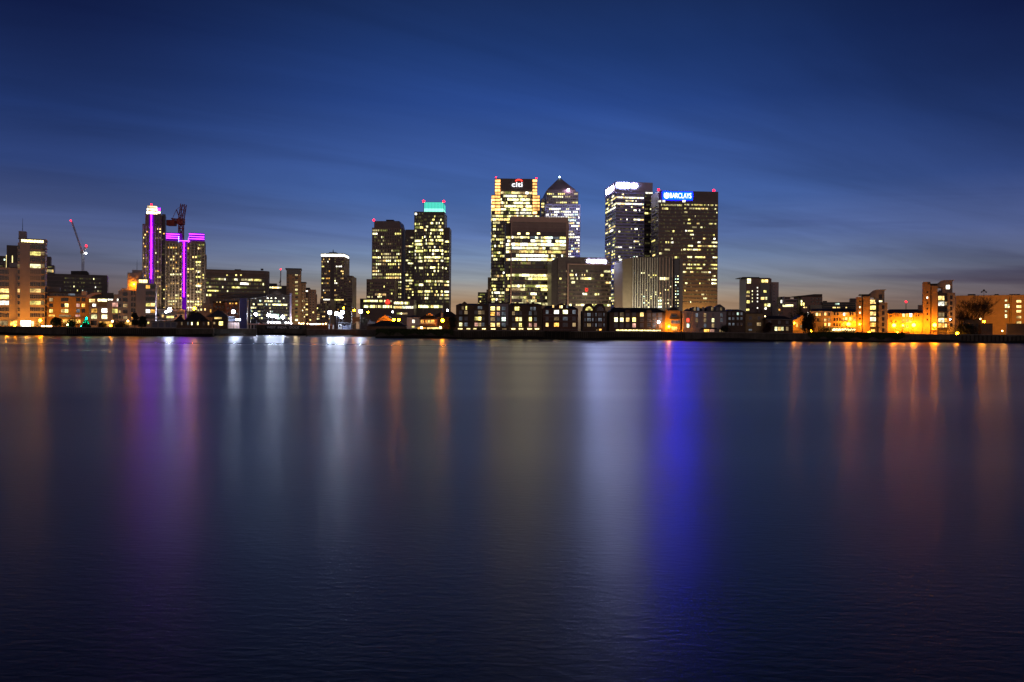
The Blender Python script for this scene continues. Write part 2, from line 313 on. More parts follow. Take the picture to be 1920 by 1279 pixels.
class B:
    def __init__(s, name, label, cat, x0, x1, D, depth=20, yaw=0, group=None, base=GZ, yref=600):
        if yaw in (0, -2, -3) and (x1 < 600 or x0 > 1500):      # these stand square to the bend of the river
            u = ((x0 + x1) / 2 - 960) / F; yaw = -math.degrees(math.atan(u)) * .88
            if yaw < 0: D = D + (x1 - x0) * D / F * math.sin(R(-yaw))
        s.xl = s.xr = None
        s.t = R(yaw); s.ex = Vector((math.cos(s.t), math.sin(s.t), 0)); s.ey = Vector((-math.sin(s.t), math.cos(s.t), 0))
        p = at(x0, yref, D); p.z = base; s.P = p; s.base = base; s.depth = depth; s.D = D
        s.root = empty(name, p, s.t); tag(s.root, label, cat, group); s.wins = []
        s.x0, s.x1 = x0, x1; s.rnd = random.Random(int(x0 * 7 + D * 13 + x1)); s.w = s.L(x1, yref)[0]
    def L(s, x, y, dy=0):      # photo pixel -> (local x, local z) on the facade plane dy metres behind the front
        u, v = uv(x, y); d = Vector((u / F, 1, -(v + HZ) / F)); P = s.P + s.ey * dy
        k = (P.x * s.ey.x + P.y * s.ey.y) / (d.x * s.ey.x + d.y * s.ey.y)
        q = Vector((d.x * k, d.y * k, 0)) - Vector((P.x, P.y, 0)); return q.dot(s.ex), CAMZ + d.z * k - s.base
    def rect(s, x0, x1, y0, y1, dy=0):
        xm = (x0 + x1) / 2; ym = (y0 + (y1 if y1 else 610)) / 2
        a = s.L(x0, ym, dy)[0]; b = s.L(x1, ym, dy)[0]; zt = s.L(xm, y0, dy)[1]; zb = s.L(xm, y1, dy)[1] if y1 else 0
        return a, b, zb, zt
    def box(s, name, x0, x1, y0, y1=None, dy=0, dp=None, mat='concrete', lift=0):
        a, b, zb, zt = s.rect(x0, x1, y0, y1, dy)
        if s.xl is None: s.xl, s.xr = a, b
        mb = MB(); mb.box(a, b, dy, dy + (dp or s.depth), zb + lift, zt, mat); return mb.build(name, s.root)
    def gable(s, name, x0, x1, ye, ya, dy=0, dp=None, mat='slate', matf=None, flat=0):
        a, b, ze, za = s.rect(x0, x1, ya, ye, dy); mb = MB(); m = (a + b) / 2; f = flat * (b - a) / 2
        pts = [(a, ze), (b, ze), (m + f, za), (m - f, za)] if flat else [(a, ze), (b, ze), (m, za)]
        mb.prism(pts, dy, dy + (dp or s.depth), mat, matf); return mb.build(name, s.root)
    def shape(s, name, pix, dy=0, dp=None, mat='slate', matf=None):   # front outline given as photo points
        pts = [s.L(x, y if y else 610, dy) for x, y in pix]; pts = [(p[0], p[1] if q[1] else 0) for p, q in zip(pts, pix)]
        ar = sum(pts[i][0] * pts[(i + 1) % len(pts)][1] - pts[(i + 1) % len(pts)][0] * pts[i][1] for i in range(len(pts)))
        if ar < 0: pts = pts[::-1]
        mb = MB(); mb.prism(pts, dy, dy + (dp or s.depth), mat, matf); return mb.build(name, s.root)
    def ridge(s, name, x0, x1, ye, yr, dy=0, dp=None, mat='slate', hip=0.0, over=0.3):
        dp = dp or s.depth; a, b, ze, zr = s.rect(x0, x1, yr, ye, dy); a -= over; b += over; y0 = dy - over; y1 = dy + dp + over; ym = (y0 + y1) / 2; h = hip * (y1 - y0) / 2
        h = min(h, (b - a) * .49); mb = MB(); A = (a, y0, ze); Bq = (b, y0, ze); C = (b, y1, ze); Dq = (a, y1, ze); E = (a + h, ym, zr); G = (b - h, ym, zr)
        mb.quad(A, Bq, G, E, mat); mb.quad(C, Dq, E, G, mat); mb.poly([Bq, C, G], mat); mb.poly([Dq, A, E], mat); mb.quad(Dq, C, Bq, A, mat); return mb.build(name, s.root)
    def win(s, x, y, w, h, mat=None, nx=1, ny=1, fr=None, dy=0):       # centre and size in photo pixels
        lx, lz = s.L(x, y, dy); ww = s.L(x + w / 2, y, dy)[0] - s.L(x - w / 2, y, dy)[0]; hh = s.L(x, y - h / 2, dy)[1] - s.L(x, y + h / 2, dy)[1]
        s.wins.append((lx, lz, dy, ww, hh, mat or 'glass_dark', nx, ny, fr))
    def cols(s, xs, ys, w, h, p=0.4, pal='flat', nx=2, ny=2, fr='frame_dark', dy=0, off='glass_dark', lits=None):
        for j, y in enumerate(ys):
            for i, x in enumerate(xs):
                if lits is not None: m = lits.get((i, j), off if isinstance(off, str) else s.rnd.choice(off))
                else: m = pick(pal, s.rnd) if s.rnd.random() < p else (off if isinstance(off, str) else s.rnd.choice(off))
                s.win(x, y, w, h, m, nx, ny, fr, dy)
    def grid(s, x0, x1, y0, y1, nx, ny, fw=.6, fh=.55, rows=0.4, pal='office', dy=0, run=0.6, off='glass_dark'):
        W = (x1 - x0) / nx; H = (y1 - y0) / ny
        for j in range(ny):
            p = rows(j) if callable(rows) else rows; cur = None; m = 'yellow'
            for i in range(nx):
                if cur is None or s.rnd.random() > run: cur = s.rnd.random() < p; m = pick(pal, s.rnd)
                s.win(x0 + W * (i + .5), y0 + H * (j + .5), W * fw, H * fh, m if cur else (off if s.rnd.random() > .24 else 'faint'), dy=dy)
    # one long window per floor, its bays lit or dark
    def ribbons(s, x0, x1, y0, y1, n, fh=.5, bays=12, rows=0.4, pal='office', dy=0, run=0.65, off='glass_dark', side='F', name='ribbon_window', gap=0.16, p_fine=True):
        bays = int(bays * 1.45) if bays > 9 and p_fine else bays
        for j in range(n):
            p = rows(j) if callable(rows) else (rows[j % len(rows)] if isinstance(rows, (list, tuple)) else rows)
            yc = y0 + (y1 - y0) * (j + .5) / n; hh = (y1 - y0) / n * fh
            mb = MB(); cur = None; m = 'yellow'
            if side == 'F':
                a, b, z0, z1 = s.rect(x0, x1, yc - hh / 2, yc + hh / 2, dy)
            else:
                xa = s.x0 if side == 'L' else s.x1; _, _, z0, z1 = s.rect(xa - 1, xa + 1, yc - hh / 2, yc + hh / 2, 0); a, b = x0 * s.depth, x1 * s.depth
            mb2 = mb; W = (b - a) / bays
            for i in range(bays):
                if cur is None or s.rnd.random() > run: cur = s.rnd.random() < p; m = pick(pal, s.rnd)
                elif cur and s.rnd.random() < .3: m = pick(pal, s.rnd)
                ofm = off if s.rnd.random() > .24 else 'faint'; p0, p1 = a + W * i + W * gap / 2, a + W * (i + 1) - W * gap / 2; mt = m if cur else ofm
                if side == 'F': mb.box(p0, p1, dy - .12, dy, z0, z1, mt)
                elif side == 'L': mb.box(s.xl - .12, s.xl, p0, p1, z0, z1, mt)
                else: mb.box(s.xr, s.xr + .12, p0, p1, z0, z1, mt)
            mb.build(name, s.root)
    def fins(s, name, x0, x1, y0, y1, n, wpx=.8, out=.5, mat='pale_stone', dy=0):
        a, b, z0, z1 = s.rect(x0, x1, y0, y1, dy); mb = MB(); w = wpx * s.D / F
        for i in range(n):
            x = a + (b - a) * i / (n - 1); mb.box(x - w / 2, x + w / 2, dy - out, dy - .002, z0, z1, mat)
        return mb.build(name, s.root)
    def bands(s, name, x0, x1, ys, h=.8, out=.35, mat='pale_stone', dy=0):
        mb = MB()
        for y in ys:
            a, b, z0, z1 = s.rect(x0, x1, y - h / 2, y + h / 2, dy); mb.box(a, b, dy - out, dy - .004, z0, z1, mat)
        return mb.build(name, s.root)
    def red(s, x, y, dy=2, r=1.1, mat='aviation_red', name='aviation_light'):
        lx, lz = s.L(x, y, dy); mb = MB(); mb.bar((lx, dy, lz - r * 2.2), (lx, dy, lz - r * .8), .25, 'dark_metal'); mb.ball((lx, dy, lz), r, mat); return mb.build(name, s.root)
    def text(s, name, txt, x0, x1, y0, y1, mat, out=.6, bold=.0, dy=0):
        cu = bpy.data.curves.new(name, 'FONT'); cu.body = txt; cu.extrude = 0.02; cu.offset = bold; to = bpy.data.objects.new(name, cu); COL.objects.link(to)
        bpy.context.view_layer.update(); dg = bpy.context.evaluated_depsgraph_get(); me = bpy.data.meshes.new_from_object(to.evaluated_get(dg)); bpy.data.objects.remove(to)
        xs = [v.co.x for v in me.vertices]; ys = [v.co.y for v in me.vertices]; mx, Mx, my, My = min(xs), max(xs), min(ys), max(ys)
        a, b, z0, z1 = s.rect(x0, x1, y0, y1, dy)
        for v in me.vertices:
            X = a + (v.co.x - mx) / (Mx - mx) * (b - a); Z = z0 + (v.co.y - my) / (My - my) * (z1 - z0); v.co = (X, dy - out + (0.3 if v.co.z < 0 else 0), Z)
        me.materials.clear(); me.materials.append(M(mat)); o = bpy.data.objects.new(name, me); COL.objects.link(o); o.parent = s.root; return o
    def done(s, wname='window'):
        ws = s.wins
        if len(ws) > 100:
            key = lambda t: (t[5] not in ('glass_dark', 'glass_teal', 'net_curtain'), t[3] * t[4])
            ws = sorted(ws, key=lambda t: (-round(t[3] * t[4], 1), not key(t)[0])); rest = ws[99:]; ws = ws[:99]; mb = MB()
            for lx, lz, dy, w, h, m, nx, ny, fr in rest: wbox(mb, lx, lz, dy, w, h, m)
            tag(mb.build('window_grid', s.root), kind='stuff')
        for lx, lz, dy, w, h, m, nx, ny, fr in ws:
            o = bpy.data.objects.new(wname, win_mesh(w, h, m, nx, ny, fr)); COL.objects.link(o); o.parent = s.root; o.location = (lx, dy, lz)
        return s
def frange(a, b, n): return [a + (b - a) * i / (n - 1) for i in range(n)]
def rowlist(l): return lambda j: l[j] if j < len(l) else l[-1]
# ================================================================== the far towers
# --- tower with the citi sign
b = B('office_tower', 'tall office tower with corners glowing as floodlit wall and the word citi under a red arc', 'tower', 921, 1012, 1050, 42, 2)
b.box('wall', 921, 1012, 366, None, 0, 42, 'dark_cladding'); b.box('upper_wall', 928, 1007.5, 335, 366, 0.8, 38, 'bronze_cladding')
b.box('side_wing', 914.5, 921, 520, None, 10, 24, 'bronze_cladding')
rr = [.9, .85, .9, .5, .95, .95, .9, .5, .55, .35, .3, .6, .75, .3, .45, .35, .7, .5, .2, .5, .6, .35, .45, .6, .2, .3, .5, .2, .3]
b.ribbons(938.5, 998.5, 358.5, 402.5, 7, .62, 16, rr, 'office', run=.7)
b.ribbons(922, 1011.5, 402.5, 571, 27, .6, 24, rr[5:], 'office', run=.55)
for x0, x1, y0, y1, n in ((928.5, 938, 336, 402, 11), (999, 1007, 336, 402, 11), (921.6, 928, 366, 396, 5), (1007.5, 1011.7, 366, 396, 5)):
    b.ribbons(x0, x1, y0, y1, n, .66, 2, 1, 'flat', dy=-.3 if x0 in (928.5, 999) else 0, name='floodlit_panel', gap=.04)  # glowing panels stand for corner walls lit by floodlights
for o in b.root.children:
    if o.name.startswith('floodlit_panel'):
        o.data.materials.clear(); o.data.materials.append(M('floodlit_glow')); o.data.polygons.foreach_set('material_index', [0] * len(o.data.polygons))  # emission takes the place of floodlight on the corner walls
b.fins('mullions', 922, 1011, 404, 571, 25, .35, .3, 'bronze_cladding'); b.fins('mullions', 939, 998, 358, 403, 11, .4, .3, 'dark_cladding')
b.ribbons(.05, .95, 372, 571, 32, .6, 6, lambda j: .35, 'office', side='L')
b.text('sign_lettering', 'citi', 960, 979.5, 342, 350.5, 'sign_letters', .9, .0)
lx0, _ = b.L(966.5, 340); lx1, _ = b.L(979.5, 340); mb = MB(); n = 10; zc = b.L(973, 341.2)[1]
for k in range(n):
    a0 = math.pi * (.12 + .76 * k / n); a1 = math.pi * (.12 + .76 * (k + 1) / n); cx = (lx0 + lx1) / 2; rx = (lx1 - lx0) / 2; rz = 3.2
    P = [(cx + rx * math.cos(t) * q, -.6, zc + rz * math.sin(t) * q) for t, q in ((a0, .82), (a0, 1.1), (a1, 1.1), (a1, .82))]
    mb.poly(P, 'sign_red'); mb.poly([(x, -.3, z) for x, y, z in reversed(P)], 'sign_red')
mb.build('sign_arc', b.root); b.red(930, 332.5, r=.8); b.red(1006, 334, r=.7); b.fins('parapet_fins', 939, 998, 336.5, 356, 26, .3, .4, 'dark_cladding', .8); b.done()

# --- pyramid-topped tower
b = B('pyramid_tower', 'tall square tower with a dark pyramid roof and a white beacon on its tip', 'tower', 1015, 1087, 1150, 58, 3)
b.box('wall', 1021, 1087.8, 383, None, 0, 58, 'steel_cladding'); b.box('upper_wall', 1024, 1084.5, 359, 383, 1.5, 54, 'bronze_cladding')
b.box('corner_wall', 1014.5, 1021, 372, None, 3, 52, 'bronze_cladding')
a0, bz, _, zt = b.rect(1026, 1080, 355, 359, 3)[0:4]; a0, a1, zb, zt = b.rect(1026, 1079.5, 356, 359, 3); mb = MB(); mb.box(a0, a1, 3, 52, zb, zt, 'bronze_cladding'); mb.build('roof_base', b.root)
ap = b.L(1049.5, 333, 27); mb = MB(); A = [(a0, 3, zt), (a1, 3, zt), (a1, 52, zt), (a0, 52, zt)]; T = (ap[0], 27, ap[1])
for i in range(4): mb.poly([A[i], A[(i + 1) % 4], T], 'bronze_cladding')
mb.build('pyramid_roof', b.root); b.red(1049.5, 331.8, 27, 1.0, 'beacon', 'beacon'); b.red(1066, 356.5, -1, 1.6, 'sign_pink', 'roof_flood')
rows = [.45, .5, .3, .75]; b.grid(1025.5, 1083.5, 361, 382.5, 17, 4, .5, .5, rowlist(rows), 'office', 1.5, .5)
rows = [.15, .3, .6, .8, .75, .4, .5, .3, .35, .25, .4, .45, .5, .3, .45, .5, .6, .35, .4, .3, .3]; b.grid(1023, 1087, 384, 490, 20, 20, .5, .52, rowlist(rows), 'hall', 0, .5)
b.ribbons(1015.2, 1020.5, 374, 488, 21, .5, 3, .25, 'office', dy=3); b.done()

# --- office block with the rose granite frame
b = B('office_block', 'broad office block with a pink granite frame and whole floors lit white and amber', 'office block', 948, 1066, 950, 34, 3)
b.box('wall', 957.5, 1066, 413, None, .6, 33, 'bronze_cladding'); b.box('frame_top', 957.5, 1066, 406.5, 416.5, 0, 34, 'rose_granite'); b.box('frame_side', 1061, 1066, 416.5, 571, 0, 34, 'rose_granite')
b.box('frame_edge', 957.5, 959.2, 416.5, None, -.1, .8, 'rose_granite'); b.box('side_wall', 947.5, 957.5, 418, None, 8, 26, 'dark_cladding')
b.bands('string_courses', 959.2, 1061, [417, 426, 434.5, 443.3, 497, 505, 527, 534, 548], .7, .3, 'pale_stone', .6); b.fins('louvre_fins', 961, 1060, 418, 434, 50, .7, .3, 'rose_granite', .6)
plan = [(445.2, .95, 'cool'), (451.9, .85, 'hall'), (458.6, .85, 'hall'), (465.4, .95, 'hall'), (472.2, .7, 'flat'), (479.6, .8, 'hall'), (486.8, .9, 'hall'),
        (493.6, .08, 'office'), (500.8, .04, 'office'), (516.5, .95, 'office'), (522.7, .95, 'office'), (530, .03, 'office'), (536.6, .9, 'office'), (543, .5, 'office'), (551, .1, 'cool'), (558, .5, 'office'), (564, .6, 'office'), (570, .9, 'pale') ]
for y, p, pal in plan:
    b.ribbons(959.8, 1060.8, y - 2.3, y + 2.3, 1, .98, 26, p, 'office' if pal == 'pale' else pal, .6, .8, 'glass_dark', gap=.06)
    b.ribbons(949, 957, y - 2.3, y + 2.3, 1, .9, 3, p * .8, 'office' if pal == 'pale' else pal, 8, .6)
for x in (973, 989.5, 1010): b.win(x, 438, 5.5, 3.2, 'strip_warm', dy=.6)
b.done()

# --- block with the white two-word sign
b = B('office_block', 'lower gridded office block with white two-word roof sign beside the granite-framed block', 'office block', 1034, 1146, 900, 40, 5)
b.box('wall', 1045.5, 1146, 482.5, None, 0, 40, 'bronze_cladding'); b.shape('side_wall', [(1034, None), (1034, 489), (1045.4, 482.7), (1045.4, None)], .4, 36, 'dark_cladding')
b.box('portal_post', 1064, 1066.2, 495.5, None, -2.2, 2, 'rose_granite'); b.box('portal_beam', 1064, 1146, 495, 496.6, -2.2, 2, 'rose_granite')
b.fins('mullions', 1046.5, 1145, 484, 571, 44, .42, .55, 'pale_stone'); b.bands('transoms', 1046, 1146, [493, 502, 517, 525, 533, 541, 548, 556], .4, .2, 'brown_stone')
for y, p in ((508.5, .45), (516, .3), (522.5, .35), (529.8, .3), (537, .08), (544.5, .03), (551.5, .35), (559, .08), (566, .06), (572, .8)):
    b.ribbons(1067, 1145.5, y - 2, y + 2, 1, .95, 34, p, 'office', 0, .72, gap=.1); b.ribbons(1046.5, 1063, y - 2, y + 2, 1, .9, 8, p * .5, 'office', 0, .5, gap=.1)
b.win(1100, 543.5, 5.5, 7, 'red_lit', dy=-.2); b.text('sign_lettering', 'Morgan Stanley', 1100.8, 1137, 487, 494, 'sign_white', 1.2, .045)
b.done()

# --- tower with the white glaring sign
b = B('office_tower', 'banded silver tower with glaring white HSBC sign beside the blue-signed tower', 'tower', 1154, 1224, 1050, 56, 8)
b.box('wall', 1154, 1207.5, 359, None, 0, 56, 'lavender_metal'); b.box('roof_screen', 1154, 1224, 341.5, 359, -.3, 56, 'steel_cladding'); b.box('recessed_core', 1207.5, 1224, 359, None, 4, 50, 'dark_cladding')
b.bands('roof_louvres', 1154, 1224, frange(343.5, 357, 7), .35, .25, 'pale_stone', -.3)
hp = [.15, .95, .3, .98, .08, .08, .04, .04, .3, .05, .02, .04, .35, .1, .15, .2, .12, .4, .1, .08, .3, .5, .25, .1, .15, .6, .5, .4, .4]
b.ribbons(1154.5, 1207, 362, 572, 36, .42, 22, hp + [.4] * 12, 'hall', run=.6)
b.ribbons(.04, .96, 362, 572, 36, .5, 10, lambda j: (.5 if j in (1, 3) else .35), 'office', side='L', run=.6)
b.ribbons(1209, 1222, 364, 572, 26, .4, 4, .12, 'office', 4, .3); b.ribbons(1210, 1224, 359.5, 363.5, 1, .9, 3, 1, 'hall', 3.4)
b.text('sign_lettering', 'HSBC', 1157, 1181, 344.3, 351.8, 'sign_white', 1.4, .02)
lx0, z1 = b.L(1183.5, 344.2, -.8); lx1, z0 = b.L(1195.5, 352, -.8); xm, zm = (lx0 + lx1) / 2, (z0 + z1) / 2; q = (lx1 - lx0) * .26; mb = MB(); y = -1.3
mb.poly([(lx0 + q, y, z0), (lx1 - q, y, z0), (xm, y, zm)], 'sign_pink'); mb.poly([(lx1 - q, y, z1), (lx0 + q, y, z1), (xm, y, zm)], 'sign_pink')
mb.poly([(lx1 - q, y, z0), (lx1, y, zm), (lx1 - q, y, z1), (xm, y, zm)], 'sign_white'); mb.poly([(lx0 + q, y, z1), (lx0, y, zm), (lx0 + q, y, z0), (xm, y, zm)], 'sign_white')
mb.build('sign_emblem', b.root)
z0 = b.L(1154, 354)[1]; z1 = b.L(1154, 345)[1]; cu = None
mb = MB()      # the same sign seen along the left face: four letter blocks and the emblem
for k, wd in enumerate((5.5, 5.5, 5.5, 5.5, 8)):
    y0 = 47 - k * 7.5; mb.box(b.xl - 1.2, b.xl - .4, y0 - wd, y0, z0, z1, 'sign_white' if k < 4 else 'sign_pink')
mb.build('side_sign', b.root)
b.box('atrium_glass', 1153.8, 1167, 535, None, -3, 2.9, 'glass_teal'); b.ribbons(1159.5, 1167, 503, 572, 11, .6, 3, .9, 'cool', -3.1); b.win(1157, 552, 1.7, 38, 'violet_line', dy=-3.05)
b.ribbons(1148, 1166, 501, 512, 2, .6, 5, .9, 'cool', -.3); b.done()

# --- tower with the blue sign
b = B('office_tower', 'wide dark tower with blue BARCLAYS sign and red lights on both roof corners', 'tower', 1234.5, 1346, 1000, 40, 4)
b.box('wall', 1234.5, 1346, 358.5, None, 0, 40, 'bronze_cladding')
b.fins('roof_fins', 1300, 1345, 360, 376, 26, .3, .3, 'dark_cladding')
bp = [.1, .85, .7, .06, .1, .18, .55, .08, .05, .1, .12, .4, .6, .45, .05, .3, .06, .75, .7, .7, .05, .1, .25, .1, .12, .1, .08, .1]
b.ribbons(1280, 1345, 381, 570, 27, .42, 26, bp[1:] + [.1] * 4, 'office', run=.55); b.ribbons(1236.5, 1279, 381, 570, 27, .42, 18, lambda j: (.4, .12, 0.05, .03, .02, 0, .03, .1, 0, .02, .35, .12)[j % 12], 'office', run=.6)
b.fins('mullions', 1236, 1345, 378, 571, 40, .28, .22, 'bronze_cladding'); b.bands('spandrel_lines', 1235, 1346, [378.2 + 7 * k for k in range(28)], .5, .3, 'brown_stone'); b.ribbons(.1, .9, 381, 570, 27, .4, 5, .06, 'office', side='L')
for x in (1237, 1244.5, 1282.5): b.win(x, 377.3, 5.5, 3.6, 'white_lit')
b.box('sign_panel', 1243, 1298.5, 359.8, 374.5, -.5, .45, 'sign_blue')
b.text('sign_lettering', 'BARCLAYS', 1256, 1296, 362.3, 371.8, 'sign_letters', .9, .0)
cx, cz = b.L(1249.8, 366.5, -.5); mb = MB(); pts = []
for a, r in ((90, 3.9), (62, 3.1), (48, 4.4), (15, 3.5), (-25, 3.7), (-60, 3.9), (-90, 4.3), (-120, 3.9), (-155, 3.7), (165, 3.5), (132, 4.4), (118, 3.1)): pts.append((cx + r * math.cos(R(a)), cz + r * math.sin(R(a))))
mb.prism(pts[::-1] if False else list(reversed(pts)), -1.0, -.6, 'sign_letters'); 
b_e = mb.build('sign_emblem', b.root); b.red(1235, 356, r=1.5); b.red(1338.5, 357.2, r=1.5); b.done()

# --- ribbed building in front of it
b = B('office_block', 'ribbed stone office block with tall vertical fins in front of the two signed towers', 'office block', 1186, 1262, 850, 46, 6)
b.box('wall', 1186, 1262, 482.5, None, 0, 46, 'dark_cladding'); b.shape('side_wall', [(1167.5, None), (1167.5, 487), (1173, 485.5), (1185.8, 482.8), (1185.8, None)], 1, 40, 'tan_panel')
b.box('stair_glass', 1264, 1274, 486, None, 6, 30, 'glass_dark'); b.box('end_wall', 1274, 1280.5, 484, None, 5, 30, 'bronze_cladding')
b.fins('stone_fins', 1186.5, 1232, 483, 578, 11, 1.35, 1.1, 'lit_stone'); b.fins('stone_fins', 1237, 1260.5, 483, 578, 5, .9, .8, 'rose_granite')
b.grid(1188, 1232, 506, 578, 10, 18, .45, .5, lambda j: .06 if j < 9 else .16, 'cool', 0, .1); b.grid(1236, 1260, 519, 526, 6, 1, .7, .7, .8, 'office'); b.grid(1236, 1260, 528, 578, 5, 8, .3, .3, .35, 'office', 0, .1)
b.grid(1265, 1273.5, 515, 577, 2, 11, .4, .35, .7, 'cool', 6, .2); b.grid(1234, 1241, 556, 578, 2, 4, .8, .6, .8, 'cool'); b.done()

# --- left pair of office towers
b = B('office_tower', 'square-windowed dark tower with a single red light on its flat roof', 'tower', 697, 754, 1000, 40, -1)
b.box('wall', 697, 754, 427, None, 0, 40, 'brown_stone'); b.shape('roof', [(701.5, 427), (702, 414.5), (749, 414.5), (752, 427)], 1.5, 36, 'bronze_cladding'); b.box('plant_room', 724, 738, 412, 414.5, 8, 14, 'dark_metal')
b.fins('mullions', 698, 753, 428, 585, 18, .9, .5, 'pale_stone')
b.grid(698.5, 752.5, 429, 524, 17, 15, .55, .5, rowlist([.5, .5, .35, .1, .25, .1, .7, .6, .55, .65, .6, .45, .35, .85, .95]), 'office', 0, .55); b.grid(741, 753, 526, 560, 4, 6, .6, .5, .7, 'office'); b.red(701, 412.8, r=1.3); b.done()
b = B('office_block', 'stepped dark office block with a red round light at the foot of the square-windowed tower', 'office block', 687, 740, 960, 26, 0)
b.box('wall', 687, 740, 523.5, None, 0, 26, 'brown_stone'); b.box('terrace_wall', 675, 735.5, 560, None, -8, 8, 'bronze_cladding')
b.grid(688, 739, 528, 560, 18, 5, .6, .45, rowlist([.02, .12, .1, .2, .1]), 'office'); b.ribbons(676, 735, 562, 567, 1, .7, 14, .7, 'office', -8); b.ribbons(681, 735, 571.5, 578, 1, .7, 20, .97, 'office', -8); b.ribbons(703, 724, 550, 554.5, 1, .8, 6, 1, 'flat')
cx, cz = b.L(727, 566.5, -8.3); mb = MB(); mb.ball((cx, -9, cz), 3.1, 'red_lit', 10, 8); mb.build('red_roundel', b.root); b.done()
b = B('office_tower', 'tallest slab of the left pair, glowing teal crown between two red lights', 'tower', 776, 833, 980, 38, 0)
b.box('wall', 776, 833, 397, None, 0, 38, 'dark_cladding'); b.box('right_wing', 832.8, 842.5, 426.5, None, 5, 30, 'dark_cladding'); b.box('left_wing', 759.8, 775.8, 430.5, None, 6, 26, 'dark_cladding')
b.box('crown', 795, 831.5, 379.5, 391, .5, 30, 'teal_crown'); b.box('crown_base', 795, 831.5, 391.1, 396.8, .4, 30.2, 'teal_bright'); b.fins('crown_fins', 795.5, 831, 380, 397, 14, .35, .4, 'frame_white', .5); b.bands('crown_rail', 794, 832.5, [379], .5, .6, 'frame_white', .5)
b.fins('edge_strips', 794.2, 831.8, 381, 585, 2, .7, .7, 'pale_stone')
qp = [.12, .12, .5, .45, .45, .35, .45, .5, .75, .25, .55, .25, .98, .9, .1, .6, .08, .03, .02, .6, .5, .02, .5, .45, .15, .02]
b.ribbons(796, 831, 402.5, 569, 26, .55, 18, qp, 'office', run=.45, gap=.16); b.ribbons(778, 793.5, 398, 569, 27, .6, 8, lambda j: ([.3] + qp)[j] * .9, 'office', run=.7); b.ribbons(833.5, 842, 450, 569, 19, .5, 4, lambda j: qp[7 + j] * .8, 'office', 5)
b.ribbons(761, 775, 443, 561, 22, .5, 7, lambda j: (.4, .2, .1, .5, .3)[j % 5], 'office', 6); b.ribbons(778, 830, 571.5, 578, 1, .75, 22, .8, 'office')
b.red(794.5, 377.5, r=1.5); b.red(832, 377.8, r=1.5); b.done()
b = B('office_block', 'low terrace block with two fully lit floors at the foot of the teal-crowned slab', 'office block', 736, 776, 930, 24, 0)
b.box('wall', 736, 776, 562, None, 0, 24, 'bronze_cladding'); b.ribbons(738, 768, 565.5, 571, 1, .8, 14, .9, 'office'); b.ribbons(738, 775, 573.5, 579, 1, .8, 16, 1, 'hall'); b.ribbons(744, 764, 586, 590, 1, .8, 8, .9, 'office'); b.done()
b = B('office_block', 'small dark block just left of the citi tower with few lit windows', 'office block', 896, 913, 1120, 20, 0)
b.box('wall', 896, 913, 548, None, 0, 20, 'dark_cladding'); b.box('rear_wing', 912, 920, 543, None, 3, 16, 'tan_panel'); b.grid(897, 912, 550, 572, 6, 5, .5, .5, .3, 'office'); b.done()

# ================================================================== left group of towers
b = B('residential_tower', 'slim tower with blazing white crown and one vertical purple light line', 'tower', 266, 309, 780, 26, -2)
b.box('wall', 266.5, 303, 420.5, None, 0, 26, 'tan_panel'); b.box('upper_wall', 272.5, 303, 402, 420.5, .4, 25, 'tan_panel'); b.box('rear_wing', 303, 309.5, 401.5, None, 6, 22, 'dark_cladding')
for k, (y0, y1) in enumerate(((386.3, 388.8), (391.3, 394), (397, 400.6))): b.box('crown_light', 276.2 - k * .6, 294.5, y0, y1, 1, 20, 'crown_light')
b.box('crown_core', 277.5, 293.5, 385.6, 402, 2, 17, 'pale_stone'); b.box('crown_side', 294.7, 301, 391, 402, 4, 14, 'pale_stone'); b.win(297.5, 393, 5, 4, 'purple_line', dy=4); b.win(298.5, 398.5, 5, 3, 'white_lit', dy=4)
b.box('channel_glow', 279, 288.5, 402.2, 555, -.2, .15, 'purple_wall_glow'); b.box('light_line', 283, 284.1, 401.5, 522.5, -.7, .45, 'purple_line')  # channel glow painted in around the light line
b.fins('piers', 268, 302, 424, 596, 7, 1.2, .35, 'lit_stone')
b.grid(267, 278, 432, 596, 3, 30, .55, .45, .26, 'flat', 0, .3); b.grid(290, 302.5, 404, 596, 3, 34, .6, .45, .26, 'flat', 0, .3); b.grid(303.5, 309, 430, 596, 2, 30, .6, .4, .1, 'flat', 6, .2); b.red(284, 383.8, r=.9); b.done()
b = B('residential_tower', 'paired stone tower with glowing purple roof outlines and a central purple line', 'tower', 309, 386, 760, 28, -2)
b.box('wall', 309.5, 341.5, 452, None, 0, 28, 'tan_panel'); b.box('recess_wall', 341.5, 350, 452, None, 2.5, 22, 'purple_wall_glow'); b.box('wall', 350, 384, 452, None, 0, 28, 'tan_panel'); b.box('right_wing', 384, 386.3, 477, None, 1, 24, 'pale_stone')  # recess wall glows by itself, standing for light from the purple line
b.box('roof_plant', 311, 340, 436.5, 451.8, 3, 20, 'purple_wall_glow'); b.box('roof_plant', 354.5, 383, 436.8, 451.8, 3, 20, 'purple_wall_glow')  # plant rooms given their own glow for light from the roof lines
for x0, x1, ys in ((311.5, 336.5, (439, 443, 446.8)), (354.5, 383, (439.3, 443.8, 448))):
    for y in ys: b.box('light_line', x0, x1, y - .5, y + .5, 2.2, .6, 'purple_roof')
b.box('light_line', 335, 356, 451, 452, -.8, .6, 'purple_roof'); b.box('light_line', 334.6, 335.6, 443, 453.5, -.8, .6, 'blue_line'); b.box('light_line', 353.2, 354.1, 446, 454, -.8, .6, 'purple_roof')
b.box('light_line', 344.6, 345.7, 453, 556.5, 1.4, .8, 'purple_line')
b.fins('piers', 311, 341, 455, 596, 6, 1.2, .35, 'lit_stone'); b.fins('piers', 351, 383, 456, 596, 6, 1.2, .35, 'lit_stone')
